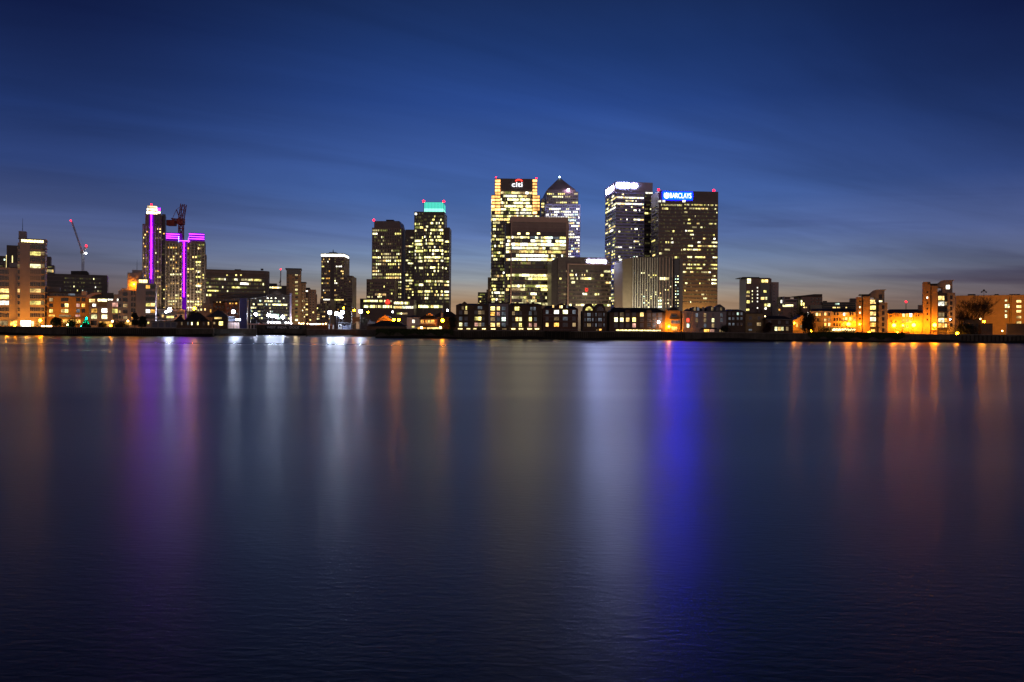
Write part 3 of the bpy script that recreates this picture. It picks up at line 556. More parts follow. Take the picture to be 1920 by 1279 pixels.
b.grid(310, 341, 456, 590, 7, 24, .6, .5, .36, 'flat', 0, .3); b.grid(350.5, 384, 463, 596, 7, 24, .6, .5, .2, 'flat', 0, .3); b.grid(358, 383, 457, 462, 7, 1, .75, .8, .9, 'office'); b.grid(367, 378, 478, 550, 1, 13, .9, .6, .6, 'office'); b.done()
b = B('office_block', 'long banded office block with rounded right end right of the purple twin tower', 'office block', 386, 505, 650, 30, 0)
a0, a1, zb, zt = b.rect(386, 505, 506.5, None); mb = MB(); pts = [(a0, 0), (a1 - 7, 0), (a1 - 3.5, 1), (a1 - 1.2, 3.2), (a1, 7), (a1, 30), (a0, 30)]
for (xa, ya), (xb, yb) in zip(pts, pts[1:] + pts[:1]): mb.quad((xa, ya, 0), (xb, yb, 0), (xb, yb, zt), (xa, ya, zt), 'tan_panel')
mb.poly([(x, y, zt) for x, y in pts], 'tan_panel'); mb.build('wall', b.root); b.box('plant_room', 440, 452, 505, 506.5, 8, 8, 'dark_metal'); b.box('plant_room', 489, 494, 503.8, 506.5, 8, 5, 'dark_metal')
b.bands('sill_bands', 387, 497, [511, 519.5, 527, 534.5, 541.5, 548.5], 1.6, .25, 'pale_stone')
b.ribbons(387, 497, 520.5, 558, 5, .5, 34, rowlist([.5, .8, .55, .4, .3]), 'office', run=.8)
for x in (426, 443, 452): b.win(x, 516, 2.5, 2.2, 'yellow')
b.done()
b = B('office_block', 'low dark block with one lit top floor between banded office block and slab tower', 'office block', 504, 537, 640, 18, 0)
b.box('wall', 504, 537, 535.5, None, 0, 18, 'dark_cladding'); b.box('plant_room', 505, 519, 531.5, 535.5, 3, 10, 'dark_metal'); b.ribbons(506, 528, 537.5, 541, 1, .8, 14, .85, 'office'); b.done()
b = B('office_block', 'dark glass office block with pointed gable and rows of green-white lit floors behind the dock', 'office block', 440, 547, 590, 24, 0)
b.box('wall', 440, 547, 552, None, 0, 24, 'glass_dark'); b.gable('gable', 506, 532, 552, 545, 0, 24, 'dark_cladding'); b.box('end_pier', 543.5, 547, 550, None, -.6, 3, 'lavender_metal')
b.bands('floor_edges', 441, 543, [560, 568, 575, 582.5, 590, 597], .6, .3, 'dark_cladding')
b.ribbons(468, 543, 561.5, 600, 6, .45, 34, rowlist([.55, .5, .15, .6, .35, .35]), 'cool', run=.75)
for x in (479, 502, 509, 517, 532): b.win(x, 559.3, 2.6, 2, 'white_lit')
b.done()
b = B('slab_tower', 'narrow slab tower with a thin overhanging roof left of the white-crowned tower', 'tower', 537, 564, 620, 16, -3)
b.box('wall', 537, 564, 505.5, None, 0, 16, 'tan_panel'); b.box('roof', 535, 565.5, 503, 504.6, -1, 18, 'dark_metal'); b.box('upper_wall', 537.8, 563, 504.6, 514.5, -.25, .3, 'glass_dark')
b.cols([540, 549.5], frange(517, 600, 14), 1.8, 2.2, 0, off='glass_dark', nx=1, ny=1, fr=None); b.cols([556], frange(508, 600, 14), 5, 3.4, .55, 'office', 2, 1, 'frame_dark')
b.box('rear_wing', 564, 573, 530.5, None, 4, 14, 'tan_panel'); b.box('rear_roof', 563, 574.5, 528.6, 530, 3, 16, 'dark_metal'); b.cols([567.5, 571], frange(535, 600, 12), 1.4, 2, .12, 'office', 1, 1, None, dy=4); b.done()
b = B('apartment_block', 'stepped brown apartment block with a lit column of windows right of the overhanging-roof slab', 'apartment block', 572, 592, 640, 18, -3)
b.box('wall', 572, 592, 543, None, 0, 18, 'brown_stone'); b.box('lower_step', 591.8, 594, 552, None, 3, 12, 'brown_stone'); b.shape('roof', [(572, 543), (573, 539.5), (581, 539.5), (583, 543)], 2, 12, 'dark_metal')
b.cols([575], frange(546, 600, 12), 5, 2.8, .65, 'flat', 2, 1); b.cols([582, 587.5], frange(548, 600, 12), 2.4, 2.2, .12, 'flat', 1, 1, None); b.done()
b = B('residential_tower', 'dark residential tower with a bright white rooftop strip and short mast', 'tower', 602, 645, 900, 30, 0)
b.box('wall', 602, 645, 481, None, 0, 30, 'brown_stone'); b.box('crown_light', 602.3, 644.5, 476.6, 480.8, -.4, 29, 'white_lit'); b.box('roof', 602, 645, 474.9, 476.3, -.6, 30, 'dark_metal')
b.box('plant_room', 617, 630, 473, 474.9, 8, 10, 'dark_metal'); lx, lz = b.L(624.8, 474, 12); l2 = b.L(624.8, 468, 12); mb = MB(); mb.bar((lx, 12, lz), (lx, 12, l2[1]), .7, 'dark_metal', .3); mb.build('mast', b.root)
b.box('right_wing', 645, 660.5, 518.5, None, 2, 24, 'brown_stone'); b.box('plant_room', 650, 660, 517, 518.5, 6, 12, 'dark_metal'); b.box('core', 619.5, 626, 481, None, -.5, .6, 'dark_cladding')
b.grid(603, 619, 484, 596, 6, 25, .6, .5, .24, 'flat', 0, .5); b.grid(627, 644.5, 484, 596, 6, 25, .6, .5, .22, 'flat', 0, .5); b.grid(646, 660, 521, 596, 5, 16, .55, .45, .12, 'flat', 2, .4); b.done()
b = B('apartment_block', 'low dark block with a white lit strip at the left foot of the white-stripped tower', 'apartment block', 597, 620, 860, 20, 0)
b.box('wall', 600, 620, 560.5, None, 0, 20, 'brown_stone'); b.box('left_step', 590, 600, 570, None, 2, 16, 'brown_stone'); b.win(612.5, 561.8, 12, 1.8, 'white_lit'); b.grid(601, 619, 565, 600, 6, 8, .5, .5, .25, 'flat'); b.grid(591, 599.5, 572, 600, 3, 7, .6, .5, .5, 'flat', 2); b.done()
# --- dark blocks behind the white riverside flats
b = B('office_block', 'black office tower stub with a lit vertical edge, behind the white riverside tower', 'tower', 12, 33, 700, 20, 0)
b.box('wall', 12, 33, 460, None, 0, 20, 'dark_cladding'); b.box('left_wing', -20, 12, 479.5, None, 2, 20, 'dark_cladding'); b.box('edge_light', 22.6, 24, 479, 493, -.3, .3, 'strip_warm'); b.box('edge_light', 11.7, 12.5, 478, 502, 1.6, .3, 'strip_warm'); b.grid(-18, 11, 484, 520, 6, 6, .5, .5, .15, 'cool', 2); b.done()
b = B('office_block', 'small dark block with two bright lit floors showing right of the white riverside tower', 'office block', 80, 101, 690, 16, 0)
b.box('wall', 80, 101, 497, None, 0, 16, 'dark_cladding'); b.box('upper_wall', 80, 95.5, 481, 497, 2, 12, 'dark_cladding'); b.ribbons(84, 100.5, 498.5, 503, 1, .6, 6, .6, 'cool'); b.ribbons(84, 100.5, 505, 511, 1, .8, 6, 1, 'hall'); b.done()
b = B('office_block', 'long low dark block with a roof plant room and crane above it', 'office block', 86, 201, 650, 30, 0)
b.box('wall', 86, 201, 514.5, None, 0, 30, 'dark_cladding'); b.shape('plant_room', [(133, 514.4), (133, 508), (163, 508), (166, 511), (166, 514.4)], 5, 16, 'dark_metal'); b.box('right_step', 190, 201.5, 518, 548, -1, .95, 'dark_cladding')
b.bands('floor_edges', 88, 198, [520, 527, 534, 541], .5, .3, 'brown_stone'); b.ribbons(120, 199, 519, 549, 4, .4, 34, .06, 'cool', run=.2); b.done()
# ================================================================== riverside, left
b = B('apartment_tower', 'tall white riverside apartment tower with a thin aerial, left end of the waterfront', 'apartment tower', 33, 87, 440, 16, 0)
b.box('wall', 33, 84.5, 456, None, 0, 16, 'white_render'); b.box('penthouse', 36, 86.5, 448.5, 455.8, .8, 12, 'white_render'); b.box('stair_tower', 35, 49, 433.5, 448.5, 2, 7, 'white_render'); b.box('penthouse_roof', 34, 87.5, 447.6, 448.6, .2, 14, 'concrete')
lx, lz = b.L(42.5, 433, 5); l2 = b.L(42.5, 409, 5); mb = MB(); mb.bar((lx, 5, lz), (lx, 5, l2[1]), .16, 'dark_metal', .05); mb.build('aerial', b.root)
b.box('left_wing', -30, 33, 501.5, None, 1.5, 14, 'white_render'); b.box('left_penthouse', 18, 33, 492.5, 501.4, 3, 9, 'white_render')
b.bands('roof_glazing_bars', 39, 82, [448.9], .4, .3, 'frame_dark', .8)
ys = [463.5, 475.5, 487, 499, 510, 521.5, 533, 545, 556.5, 568, 580, 591]
b.win(61, 452.3, 42, 5, 'strip_warm', 9, 1, 'frame_dark', .8)
L1 = {1: 'yellow', 3: 'pale', 7: 'warm', 9: 'yellow'}
for j, y in enumerate(ys):
    b.win(66.5, y, 20, 7.5, L1.get(j, 'net_curtain' if j in (4, 5) else 'glass_dark'), 6, 2, 'frame_white'); b.win(80.5, y, 6, 7, 'dim' if j in L1 else 'glass_dark', 2, 2, 'frame_white')
    b.box('balcony', 77, 89.5, y + 3.2, y + 4.2, -1.6, 2.0, 'concrete')
for j, y in enumerate(ys): b.win(35.3, y, 4.5, 6.5, {3: 'dim', 7: 'warm'}.get(j, 'glass_dark'), 1, 2, 'frame_white')
for j, y in enumerate(ys[4:]): b.win(8.5, y, 17, 7.8, {3: 'warm', 4: 'yellow', 5: 'white_lit'}.get(j, 'glass_dark'), 6, 2, 'frame_white', 1.5); b.win(-14, y, 12, 7.8, 'warm' if j in (2, 5) else 'glass_dark', 4, 2, 'frame_white', 1.5)
b.win(48.5, 606.5, 20, 11, 'white_lit', 6, 1, 'frame_dark', -.02); b.win(62, 607, 3, 9, 'yellow'); b.win(28, 606, 18, 9, 'orange', 4, 1, 'frame_dark', 1.4); b.win(72, 607, 6, 9, 'orange', 2, 1, 'frame_dark'); b.win(5, 606, 20, 9, 'dim', 4, 1, 'frame_dark', 1.4)
b.shape('canopy_roof', [(17, 603), (31, 597.5), (33, 597.5), (33, 599), (18, 604)], -3, 3, 'concrete'); b.done()
b = B('apartment_block', 'four-storey yellow-lit apartment block with flat penthouse beside the white tower', 'apartment block', 88, 168, 450, 16, 0)
b.box('wall', 88, 168, 556, None, 0, 16, 'buff_render'); b.box('penthouse', 93, 153, 549, 555.8, 3, 10, 'concrete'); b.box('roof_slab', 92, 155, 547.8, 549, 2, 12, 'dark_metal'); b.box('stair_box', 153, 162.5, 545.5, 556, 1, 9, 'white_render'); b.box('rear_plant', 88, 112, 538, 548, 6, 8, 'concrete')
b.win(134.5, 552.3, 13, 3.8, 'dim_cool', 5, 1, 'frame_white', 3)
for x in (104, 110, 118, 124, 146): b.win(x, 552.5, 3.5, 2.6, 'glass_dark', dy=3)
b.cols([96, 118, 125, 146.5, 156.5], [562, 572.5, 583], 6.5, 6.5, nx=2, ny=2, fr='frame_dark', lits={(0, 0): 'dim', (2, 1): 'yellow', (3, 1): 'pink', (4, 1): 'orange', (0, 2): 'yellow', (1, 2): 'warm', (2, 2): 'yellow', (3, 2): 'dim_cool'})
b.box('veranda_roof', 110, 153, 595, 596.3, -3, 3.1, 'concrete'); b.win(122, 592, 22, 3.5, 'dim', 5, 1, 'frame_white'); b.win(146, 592, 9, 4.2, 'pink', 3, 1, 'frame_white'); b.win(97, 592, 12, 4, 'orange', 4, 1, 'frame_dark'); b.win(134, 602.5, 34, 8, 'orange', 8, 1, 'frame_white'); b.done()
b = B('apartment_block', 'white cubic apartment block with curved roof and a long lit ribbon of top windows', 'apartment block', 166, 222, 446, 16, 0)
b.box('wall', 166, 200, 559, None, 0, 14, 'buff_render'); b.box('front_wall', 167, 222, 575, None, -2, 2.1, 'white_render'); b.box('right_wall', 200.2, 222, 560, None, 0, 14, 'white_render'); b.box('tall_end', 214, 222.5, 552, None, -1, 12, 'white_render')
b.shape('curved_roof', [(160, 559), (164, 553.5), (172, 549.8), (182, 548.5), (190, 549), (190, 551), (176, 553.5), (168, 559)], -1, 16, 'rose_granite'); b.box('dark_penthouse', 191, 213, 549, 558.8, 3, 9, 'dark_cladding')
b.win(173, 563.7, 11, 6, 'warm', 3, 2, 'frame_dark'); b.win(192, 563, 17, 5.2, 'pale', 6, 1, 'frame_dark'); b.win(207, 562, 9, 2.4, 'white_lit', 3, 1, 'frame_dark', -.02); b.win(221, 562.5, 2.6, 4.2, 'white_lit', dy=-1)
b.win(177, 572.3, 6.5, 5, 'white_lit', 2, 1, 'frame_dark')
for x, y, m in ((177, 582.5, 'orange'), (196, 582.5, 'white_lit'), (215.5, 583.2, 'yellow'), (176.5, 593.8, 'pale'), (196, 594, 'pale'), (216, 571.5, 'pink'), (217, 594, 'glass_dark'), (176, 605.5, 'glass_dark')): b.win(x, y, 10.5, 8, m, 4, 2, 'frame_dark', -2)
b.win(200, 607, 26, 9, 'orange', 7, 1, 'frame_dark', -2); b.done()
b = B('apartment_block', 'grey stepped apartment block with tall stair core and thin aerial, left of purple towers', 'apartment block', 222, 292, 443, 18, 0)
b.box('wall', 222, 256, 545, None, 0, 14, 'white_render'); b.box('mid_step', 227, 256, 541, 544.8, 2, 10, 'white_render'); b.box('front_wall', 256, 292, 531.5, None, -3, 16, 'white_render'); b.box('stair_core', 239, 268, 511.5, 531.4, 2, 9, 'white_render'); b.box('stair_core_top', 248, 267, 506.3, 511.4, 3, 7, 'white_render'); b.box('stair_core_side', 239, 255.8, 531.6, 540.8, 2, 7.8, 'white_render'); b.box('penthouse', 258, 279, 523.5, 531.3, 0, 8, 'white_render')
lx, lz = b.L(257, 506, 6); l2 = b.L(257, 487, 6); mb = MB(); mb.bar((lx, 6, lz), (lx, 6, l2[1]), .14, 'dark_metal', .04); mb.build('aerial', b.root)
b.win(268.5, 527.5, 16, 6, 'strip_warm', 5, 1, 'frame_dark')
b.cols([277.5, 286.5], [538, 549.5, 560.5, 571.5, 583.5, 594], 8, 6.5, nx=3, ny=2, fr='frame_dark', dy=-3, lits={(0, 0): 'orange', (0, 3): 'yellow', (1, 3): 'warm', (0, 4): 'white_lit', (1, 4): 'orange'})
b.cols([247.5, 252.5], [549.5, 560.5, 571.5, 582, 593.5], 3.2, 7, nx=1, ny=3, fr='frame_dark', lits={(0, 4): 'orange'}); b.cols([235], [551, 562, 573, 584.5, 596], 8, 6, nx=3, ny=2, fr='frame_dark', lits={(0, 2): 'dim', (0, 4): 'dim'})
b.cols([224.5], [562, 573, 584, 595], 3.5, 5, .3, nx=1, ny=2); b.win(241, 606.5, 15, 6.5, 'orange', 4, 1, 'frame_dark'); b.win(276, 605.5, 8, 3.5, 'yellow', 3, 1, 'frame_dark', -3); b.done()

b = B('terrace_house', 'white-railed two-storey terrace with balconies behind the garage doors', 'terrace', 292, 346, 470, 12, 0, base=GZ)
b.box('wall', 292, 346, 582, None, 0, 12, 'concrete'); b.box('roof', 291.5, 347, 580, 581.8, -.5, 13, 'frame_white'); b.fins('balcony_rails', 293, 345, 582.5, 588, 24, .4, 1.2, 'frame_white'); b.fins('balcony_rails', 293, 312, 592, 599, 10, .4, 1.2, 'frame_white')
b.win(319, 594.5, 14, 4, 'yellow', 5, 1, 'frame_dark'); b.cols([297, 305, 330, 340], [592.5], 4, 5, .2, nx=1, ny=1); b.done()
b = B('garage_block', 'row of pale garage doors along the quay below the railed terrace', 'garages', 284, 336, 432, 8, 0)
b.box('wall', 284, 336, 603.5, None, 0, 8, 'concrete'); b.box('roof', 283.5, 336.5, 602.4, 603.4, -.4, 8.8, 'lead_roof'); b.cols([290.5, 302.5, 315, 326], [609.3], 9.5, 9.5, nx=1, ny=1, off='garage_door', fr='frame_white', lits={}); b.done('garage_door')
b = B('lodge', 'long low hipped-roof lodge with small lit windows and a central porch gable', 'lodge', 331, 396, 436, 11, 0)
b.box('wall', 331, 396, 602.5, None, 0, 11, 'brick_brown'); b.ridge('roof', 344, 392, 602.5, 586.5, 0, 11, 'slate', .9); b.ridge('roof', 327, 346, 602.5, 591, 0, 11, 'slate', .6); b.gable('porch_gable', 369.5, 378, 603, 597.8, -1.2, 3, 'slate', 'brick_brown')
b.cols([331.5, 341, 352.5, 360, 371, 382, 391], [606.8], 2.6, 5.5, nx=1, ny=2, fr='frame_white', off=('net_curtain', 'glass_dark'), lits={(3, 0): 'pale', (4, 0): 'yellow', (6, 0): 'warm', (0, 0): 'net_curtain', (2, 0): 'dim_cool', (1, 0): 'dim'}, dy=0)
b.done()
b = B('pavilion', 'round-cornered pavilion with a tall lead cone roof and a yellow-lit bay', 'pavilion', 394, 428, 446, 14, 0)
b.box('wall', 399, 427, 594, None, 0, 12, 'brick_brown'); b.ridge('roof', 388, 430, 594.5, 580, -1, 14, 'lead_roof', 1.0); b.box('veranda', 397, 428, 601, 602, -1.5, 1.6, 'frame_dark'); b.win(409, 596.5, 14, 3.5, 'warm', 6, 1, 'frame_dark'); b.win(414.5, 606.5, 7.5, 7, 'yellow', 3, 2, 'frame_dark'); b.win(402, 606, 3, 4, 'dim'); b.done()
b = B('church', 'grey stone church with slim spire and gabled nave behind the lodge', 'church', 374, 400, 520, 20, 0)
b.box('wall', 374, 400, 576, None, 0, 20, 'pale_stone'); b.box('gallery', 379, 397.5, 569, 575.8, -.5, 6, 'pale_stone'); b.shape('spire', [(386, 569), (387.2, 562), (389.6, 553.5), (391.8, 562), (393, 569)], 1, 3, 'pale_stone')
b.fins('gallery_posts', 380, 397, 571, 575.5, 9, .5, .3, 'frame_white', -.5); b.cols([377.5, 384.5], [580.5], 3, 4, nx=1, ny=2, lits={(0, 0): 'pale', (1, 0): 'warm'}); b.cols([395], [583], 3, 6, nx=1, ny=2); b.done()
b = B('brick_house', 'red brick building lit by lamps under its eaves beside the bridge tower', 'house', 423, 448, 500, 14, 0)
b.box('wall', 423, 448, 567.5, None, 0, 14, 'brick_red'); b.box('roof', 420, 450, 561.5, 564, -1, 16, 'lead_roof'); b.box('eaves', 423, 448, 564, 567.4, .2, 13, 'dark_metal')
for x in (431.5, 436.5, 443): b.win(x, 569, 2.6, 2.6, 'orange')
b.cols([428, 437, 444], [578, 588], 3.5, 5, .0, nx=1, ny=2); b.done()
b = B('brick_house', 'dark brown house with a flat cornice behind the pavilion roof', 'house', 400, 423, 510, 14, 0)
b.box('wall', 400, 423, 568, None, 0, 14, 'brick_brown'); b.box('roof', 399, 424, 565, 567.8, -1, 16, 'slate'); b.cols([407, 413], [566.5], 1.8, 2, lits={(0, 0): 'warm', (1, 0): 'warm'}, nx=1, ny=1, dy=-1.05); b.cols([406, 412, 418], [576, 585], 2.6, 4.5, .1, nx=1, ny=2); b.done()
b = B('kiosk', 'small blue-white glazed kiosk above a pink hoarding near the bridge tower', 'kiosk', 425, 441, 476, 6, 0)
b.box('wall', 429, 440, 594.5, 602.5, 0, 5, 'garage_door'); b.box('roof', 427.5, 441, 593.3, 594.4, -.4, 6, 'frame_white'); b.win(434, 597, 3, 3, 'dim_cool'); b.box('lower_wall', 425, 449, 605, None, -.5, 5, 'rose_granite'); b.fins('posts', 426, 448, 606, 614, 6, .5, .3, 'frame_white', -.5); b.done()
b = B('bascule_bridge', 'blue steel bascule bridge tower with overhead balance beam and raking strut', 'bridge', 450, 497, 500, 8, 0)
b.box('tower_leaf', 450, 463, 556, None, 0, 5, 'blue_steel'); b.box('tower_post', 464.5, 466, 562, None, -1, 2, 'frame_white'); b.box('tower_post', 466.2, 470, 558, None, 0, 5, 'dark_metal')
b.shape('balance_beam', [(405, 558.5), (407, 551.5), (470, 551.5), (500, 551), (500, 556), (470, 559.5)], -.5, 6, 'dark_metal'); b.shape('raking_strut', [(467, 584), (470, 583), (494, 607.5), (490, 608.5)], .5, 2, 'dark_metal'); b.box('deck', 464, 498, 607, 608.6, -1, 8, 'rose_granite'); b.box('deck_leg', 469.5, 471.2, 608.7, None, -.5, 1, 'frame_white'); b.box('deck_leg', 475.8, 477, 608.7, None, -.5, 1, 'frame_white')
b.done()

# ================================================================== dock entrance
b = B('gatehouse', 'small pale gate hut with flat roof beside the dock entrance floodlights', 'hut', 634, 657, 486, 6, 0)
b.box('wall', 640.5, 657, 607, None, 0, 6, 'garage_door'); b.box('white_bay', 634, 640.4, 607.5, None, -.4, 6, 'frame_white'); b.box('roof', 633.5, 658, 605, 606.4, -.8, 7.4, 'lead_roof'); b.win(637.7, 611.5, 1.8, 4, 'glass_dark', dy=-.4); b.win(646, 610, 4, 2.5, 'glass_dark'); b.done()
for nm, lab, x0, x1 in (('gate_post', 'left white gate post at the dock entrance', 615.3, 617.6), ('gate_post', 'right white gate post at the dock entrance', 624, 625.6)):
    b = B(nm, lab, 'gate post', x0, x1, 484, .9, 0, 'white posts of the dock gate'); b.box('post', x0, x1, 608, None, 0, .8, 'frame_white'); b.box('cap', x0 - .3, x1 + .3, 607.3, 608, -.1, 1, 'concrete'); b.done()
b = B('hoarding', 'orange hoarding beside the tall mast at the dock entrance', 'hoarding', 660, 676, 520, 1, 0)
b.shape('panel', [(660.5, 611), (660.5, 595), (675.5, 594.5), (675.5, 604), (668, 603)], 0, .4, 'hoarding'); b.box('post', 662, 662.6, 600, None, .4, .3, 'timber'); b.box('post', 674, 674.6, 600, None, .4, .3, 'timber'); b.done()
b = B('footbridge', 'long low footbridge deck with railing along the dock entrance, lamps strung over it', 'footbridge', 480, 622, 575, 5, 0)
b.box('deck', 480, 622, 608.4, 610, 0, 5, 'rose_granite'); b.fins('railing', 481, 621, 606.2, 608.5, 60, .25, .2, 'frame_white'); b.box('handrail', 480, 622, 605.9, 606.3, -.3, .2, 'frame_white'); b.box('abutment', 480, 622, 610.1, None, .3, 4, 'brick_brown'); b.done()
b = B('river_wall', 'dark dock wall with the painted words WEST INDIA DOCK', 'wall', 480, 575, 545, 1.5, 0, base=-1)
b.box('wall', 480, 575, 609.6, None, 0, 1.5, 'wall_concrete'); b.box('coping', 480, 575, 608.6, 609.5, -.3, 2, 'rose_granite'); b.box('name_board', 497, 566, 610.6, 617.6, -.25, .24, 'dark_metal'); b.text('lettering', 'WEST  INDIA   DOCK', 500.5, 561.5, 611.9, 616, 'sign_paint', .34, .012); b.done()

# ================================================================== riverside, middle
b = B('shed', 'low hump-roofed shed with pale curved gable behind the pub', 'shed', 706, 748, 470, 18, 0)
b.shape('wall', [(706, None), (706, 603), (712, 597), (722, 590.5), (730, 596), (742, 603), (748, 606), (748, None)], 0, 18, 'lead_roof', 'buff_render'); b.done()
b = B('shed', 'long low dark roof along the wall in front of the hump-roofed shed', 'shed', 688, 765, 440, 10, 0)
b.box('wall', 688, 764, 612, None, 0, 10, 'brick_brown'); b.ridge('roof', 690, 764, 612, 601.5, 0, 10, 'slate', 1.4); b.done()
b = B('market_canopy', 'white canvas canopy with two pointed peaks behind the waterside wall', 'canopy', 689, 703, 480, 5, 0)
b.shape('canvas', [(689, 607), (690, 603.5), (692.5, 602), (693, 599), (693.7, 602.5), (702.5, 603), (702, 607)], 0, 4, 'canvas'); b.box('post', 689.3, 689.8, 607, None, .2, .3, 'frame_white'); b.box('post', 701.6, 702.1, 607, None, .2, .3, 'frame_white'); b.done()
b = B('pub', 'riverside pub with brown gabled wing, lit upper windows and glowing terrace', 'pub', 763, 830, 436, 12, 0)
b.box('wall', 763, 787.5, 595, None, 0, 12, 'white_render'); b.box('bay_wall', 787.7, 818, 598, None, -1, 12, 'brick_red'); b.ridge('roof', 760, 788, 595, 591, 0, 12, 'slate', .6); b.ridge('roof', 786, 819, 598, 590, -1, 12, 'slate', .5); b.gable('roof_gable', 799, 813, 592, 586, -1.4, 8, 'slate', 'buff_render')
b.bands('window_band', 788, 817, [606.5], 2.4, .2, 'frame_white', -1); b.win(775.5, 602.5, 4.5, 6.2, 'white_lit', 2, 2, 'frame_white'); b.win(775, 612.8, 4.6, 2.4, 'yellow')
for x, w in ((792, 6), (800, 3.6), (805, 4.4), (811.5, 6)): b.win(x, 602.5, w, 5.4, 'orange' if x != 805 else 'yellow', 2, 1, 'frame_white', -1)
b.box('terrace_roof', 780, 831, 611, 612.3, -4, 4.5, 'slate'); b.win(791, 616, 16, 4.4, 'orange', 5, 1, 'frame_dark', -1.2); b.win(815, 616.2, 28, 4.6, 'warm', 12, 1, 'frame_dark', -1.2); b.done()
b = B('brick_house', 'dark-roofed brick building with a domed cupola between pub and gabled warehouses', 'house', 818, 856, 470, 14, 0)
b.box('wall', 818, 856, 594, None, 0, 14, 'brick_brown'); b.ridge('roof', 812, 858, 594, 583, 0, 14, 'slate', .7); b.box('cupola', 826.5, 831, 586.5, 596, -1, 2, 'frame_white'); b.shape('cupola_roof', [(825.5, 586.5), (827, 583), (828.8, 579), (830.5, 583), (832, 586.5)], -1.3, 2.6, 'lead_roof'); b.done()
def warehouse(lab, x0, x1, top, gables, xs, ys, w, h, nx, ny, lits, wall='brick_brown', roof='slate', fr='frame_white', strips=(), D=430, dp=14, p=0.25, name='warehouse', cat='warehouse'):
    b = B(name, lab, cat, x0, x1, D, dp, 0); b.box('wall', x0, x1, top, None, 0, dp, wall)
    b.ridge('roof', x0, x1, top, top - 4, .5, dp - 1, roof, .3, .1)
    for g0, g1, ye, ya in gables: b.shape('gable', [(g0, top + .5), (g0, ye), ((g0 + g1) / 2 - .6, ya), ((g0 + g1) / 2 + .6, ya), (g1, ye), (g1, top + .5)], -.35, 8, roof, wall)
    b.cols(xs, ys, w, h, p, 'flat', nx, ny, fr, dy=-.36 if gables else 0, off=('glass_dark', 'net_curtain', 'dim_cool', 'dim'), lits=None) if lits is None else [b.win(x, y, w, h, lits.get((i, j), b.rnd.choice(('glass_dark', 'net_curtain', 'net_curtain', 'dim_cool', 'dim'))), nx, ny, fr, -.36 if gables else 0) for j, y in enumerate(ys) for i, x in enumerate(xs)]
    for x, w2 in strips: b.win(x, 616.7, w2, 1.6, 'strip_warm', dy=-.36 if gables else 0)
    return b
b = warehouse('brown brick warehouse with two pointed gables, leftmost of the gabled row', 855, 915, 572.5, [(862, 880, 573, 565.5), (893, 911, 573, 566.5)], [864, 874, 893, 899.5, 905.5], [586, 597.5, 608.5], 5.8, 6.8, 3, 2,
    {(2, 1): 'yellow', (3, 1): 'yellow', (0, 2): 'pale', (2, 2): 'pink', (3, 0): 'dim'}, strips=((863, 8), (878.5, 7), (890.5, 5), (907.5, 6.5)))
b.win(868, 577.5, 4, 6.5, 'dim', 2, 2, 'frame_white', -.36); b.win(874.5, 577.5, 2.6, 7, 'yellow', 1, 2, 'frame_white', -.36); b.win(900, 577, 8, 5.5, 'dim_cool', 3, 2, 'frame_white', -.36)
for x in (864, 874, 899): b.box('balcony', x - 5, x + 5, 589.8, 590.8, -1.6, 1.2, 'frame_dark')
b.done()
b = B('warehouse', 'flat-topped warehouse with a pale stone surround holding twelve windows', 'warehouse', 915, 954, 430, 14, 0)
b.box('wall', 915.2, 954, 568, None, .2, 13.8, 'brick_brown'); b.box('pale_surround', 916.5, 953, 569.5, 610, -.5, .6, 'white_render'); b.box('roof', 915.2, 954, 566.8, 568, 0, 14, 'slate')
for i, x in enumerate((924, 934.5, 944.5)):
    for j, y in enumerate((578.5, 588.5, 598.5, 609)): b.win(x, y, (8, 5.5, 7)[i], 7, {(0, 0): 'yellow', (1, 0): 'warm', (0, 1): 'orange', (1, 1): 'pink', (2, 1): 'dim_cool', (2, 2): 'cool', (1, 3): 'warm', (0, 3): 'warm', (0, 2): 'dim'}.get((i, j), 'dim_cool'), (4, 3, 3)[i], 2, 'frame_dark', -.5)
b.win(925, 617, 8.5, 1.6, 'strip_warm', dy=.2); b.win(946, 617, 8, 1, 'dim', dy=.2); b.done()
b = warehouse('brown brick warehouse with two low gables, right of the pale-framed one', 954, 1016, 571.5, [(961, 979, 572.5, 566.5), (990, 1009, 572.5, 566.5)], [963, 969.5, 976, 994.5, 1004], [587.5, 598.5, 609.5], 5, 7, 2, 2,
    {(1, 1): 'warm', (2, 1): 'pale', (3, 1): 'yellow', (2, 2): 'yellow', (3, 2): 'pink', (4, 2): 'pink', (4, 1): 'dim_cool'}, strips=((963, 7.5), (977, 8.5), (993, 8.5), (1007, 8)))
b.win(969.5, 578.8, 8, 7, 'yellow', 3, 2, 'frame_white', -.36); b.win(996.5, 579, 4, 6.5, 'dim_cool', 2, 2, 'frame_white', -.36); b.win(1002.5, 579, 4, 6.5, 'dim_cool', 2, 2, 'frame_white', -.36)
for x in (970, 1000): b.box('balcony', x - 8, x + 8, 591.2, 592.2, -1.6, 1.2, 'frame_dark')
b.done()
b = B('warehouse', 'red brick warehouse with pale string courses and a broad dormer gable', 'warehouse', 1018, 1084, 430, 14, 0)
b.box('wall', 1018, 1084, 579, None, 0, 14, 'brick_red'); b.ridge('roof', 1018, 1084, 579, 573, .5, 13, 'slate', .4, .1); b.shape('gable', [(1041, 579), (1043, 573), (1052.5, 568), (1062, 573), (1066, 579)], -.35, 8, 'slate', 'brick_red')
b.bands('string_courses', 1019, 1084, [590, 594.3, 602, 617.5], .6, .3, 'pale_stone')
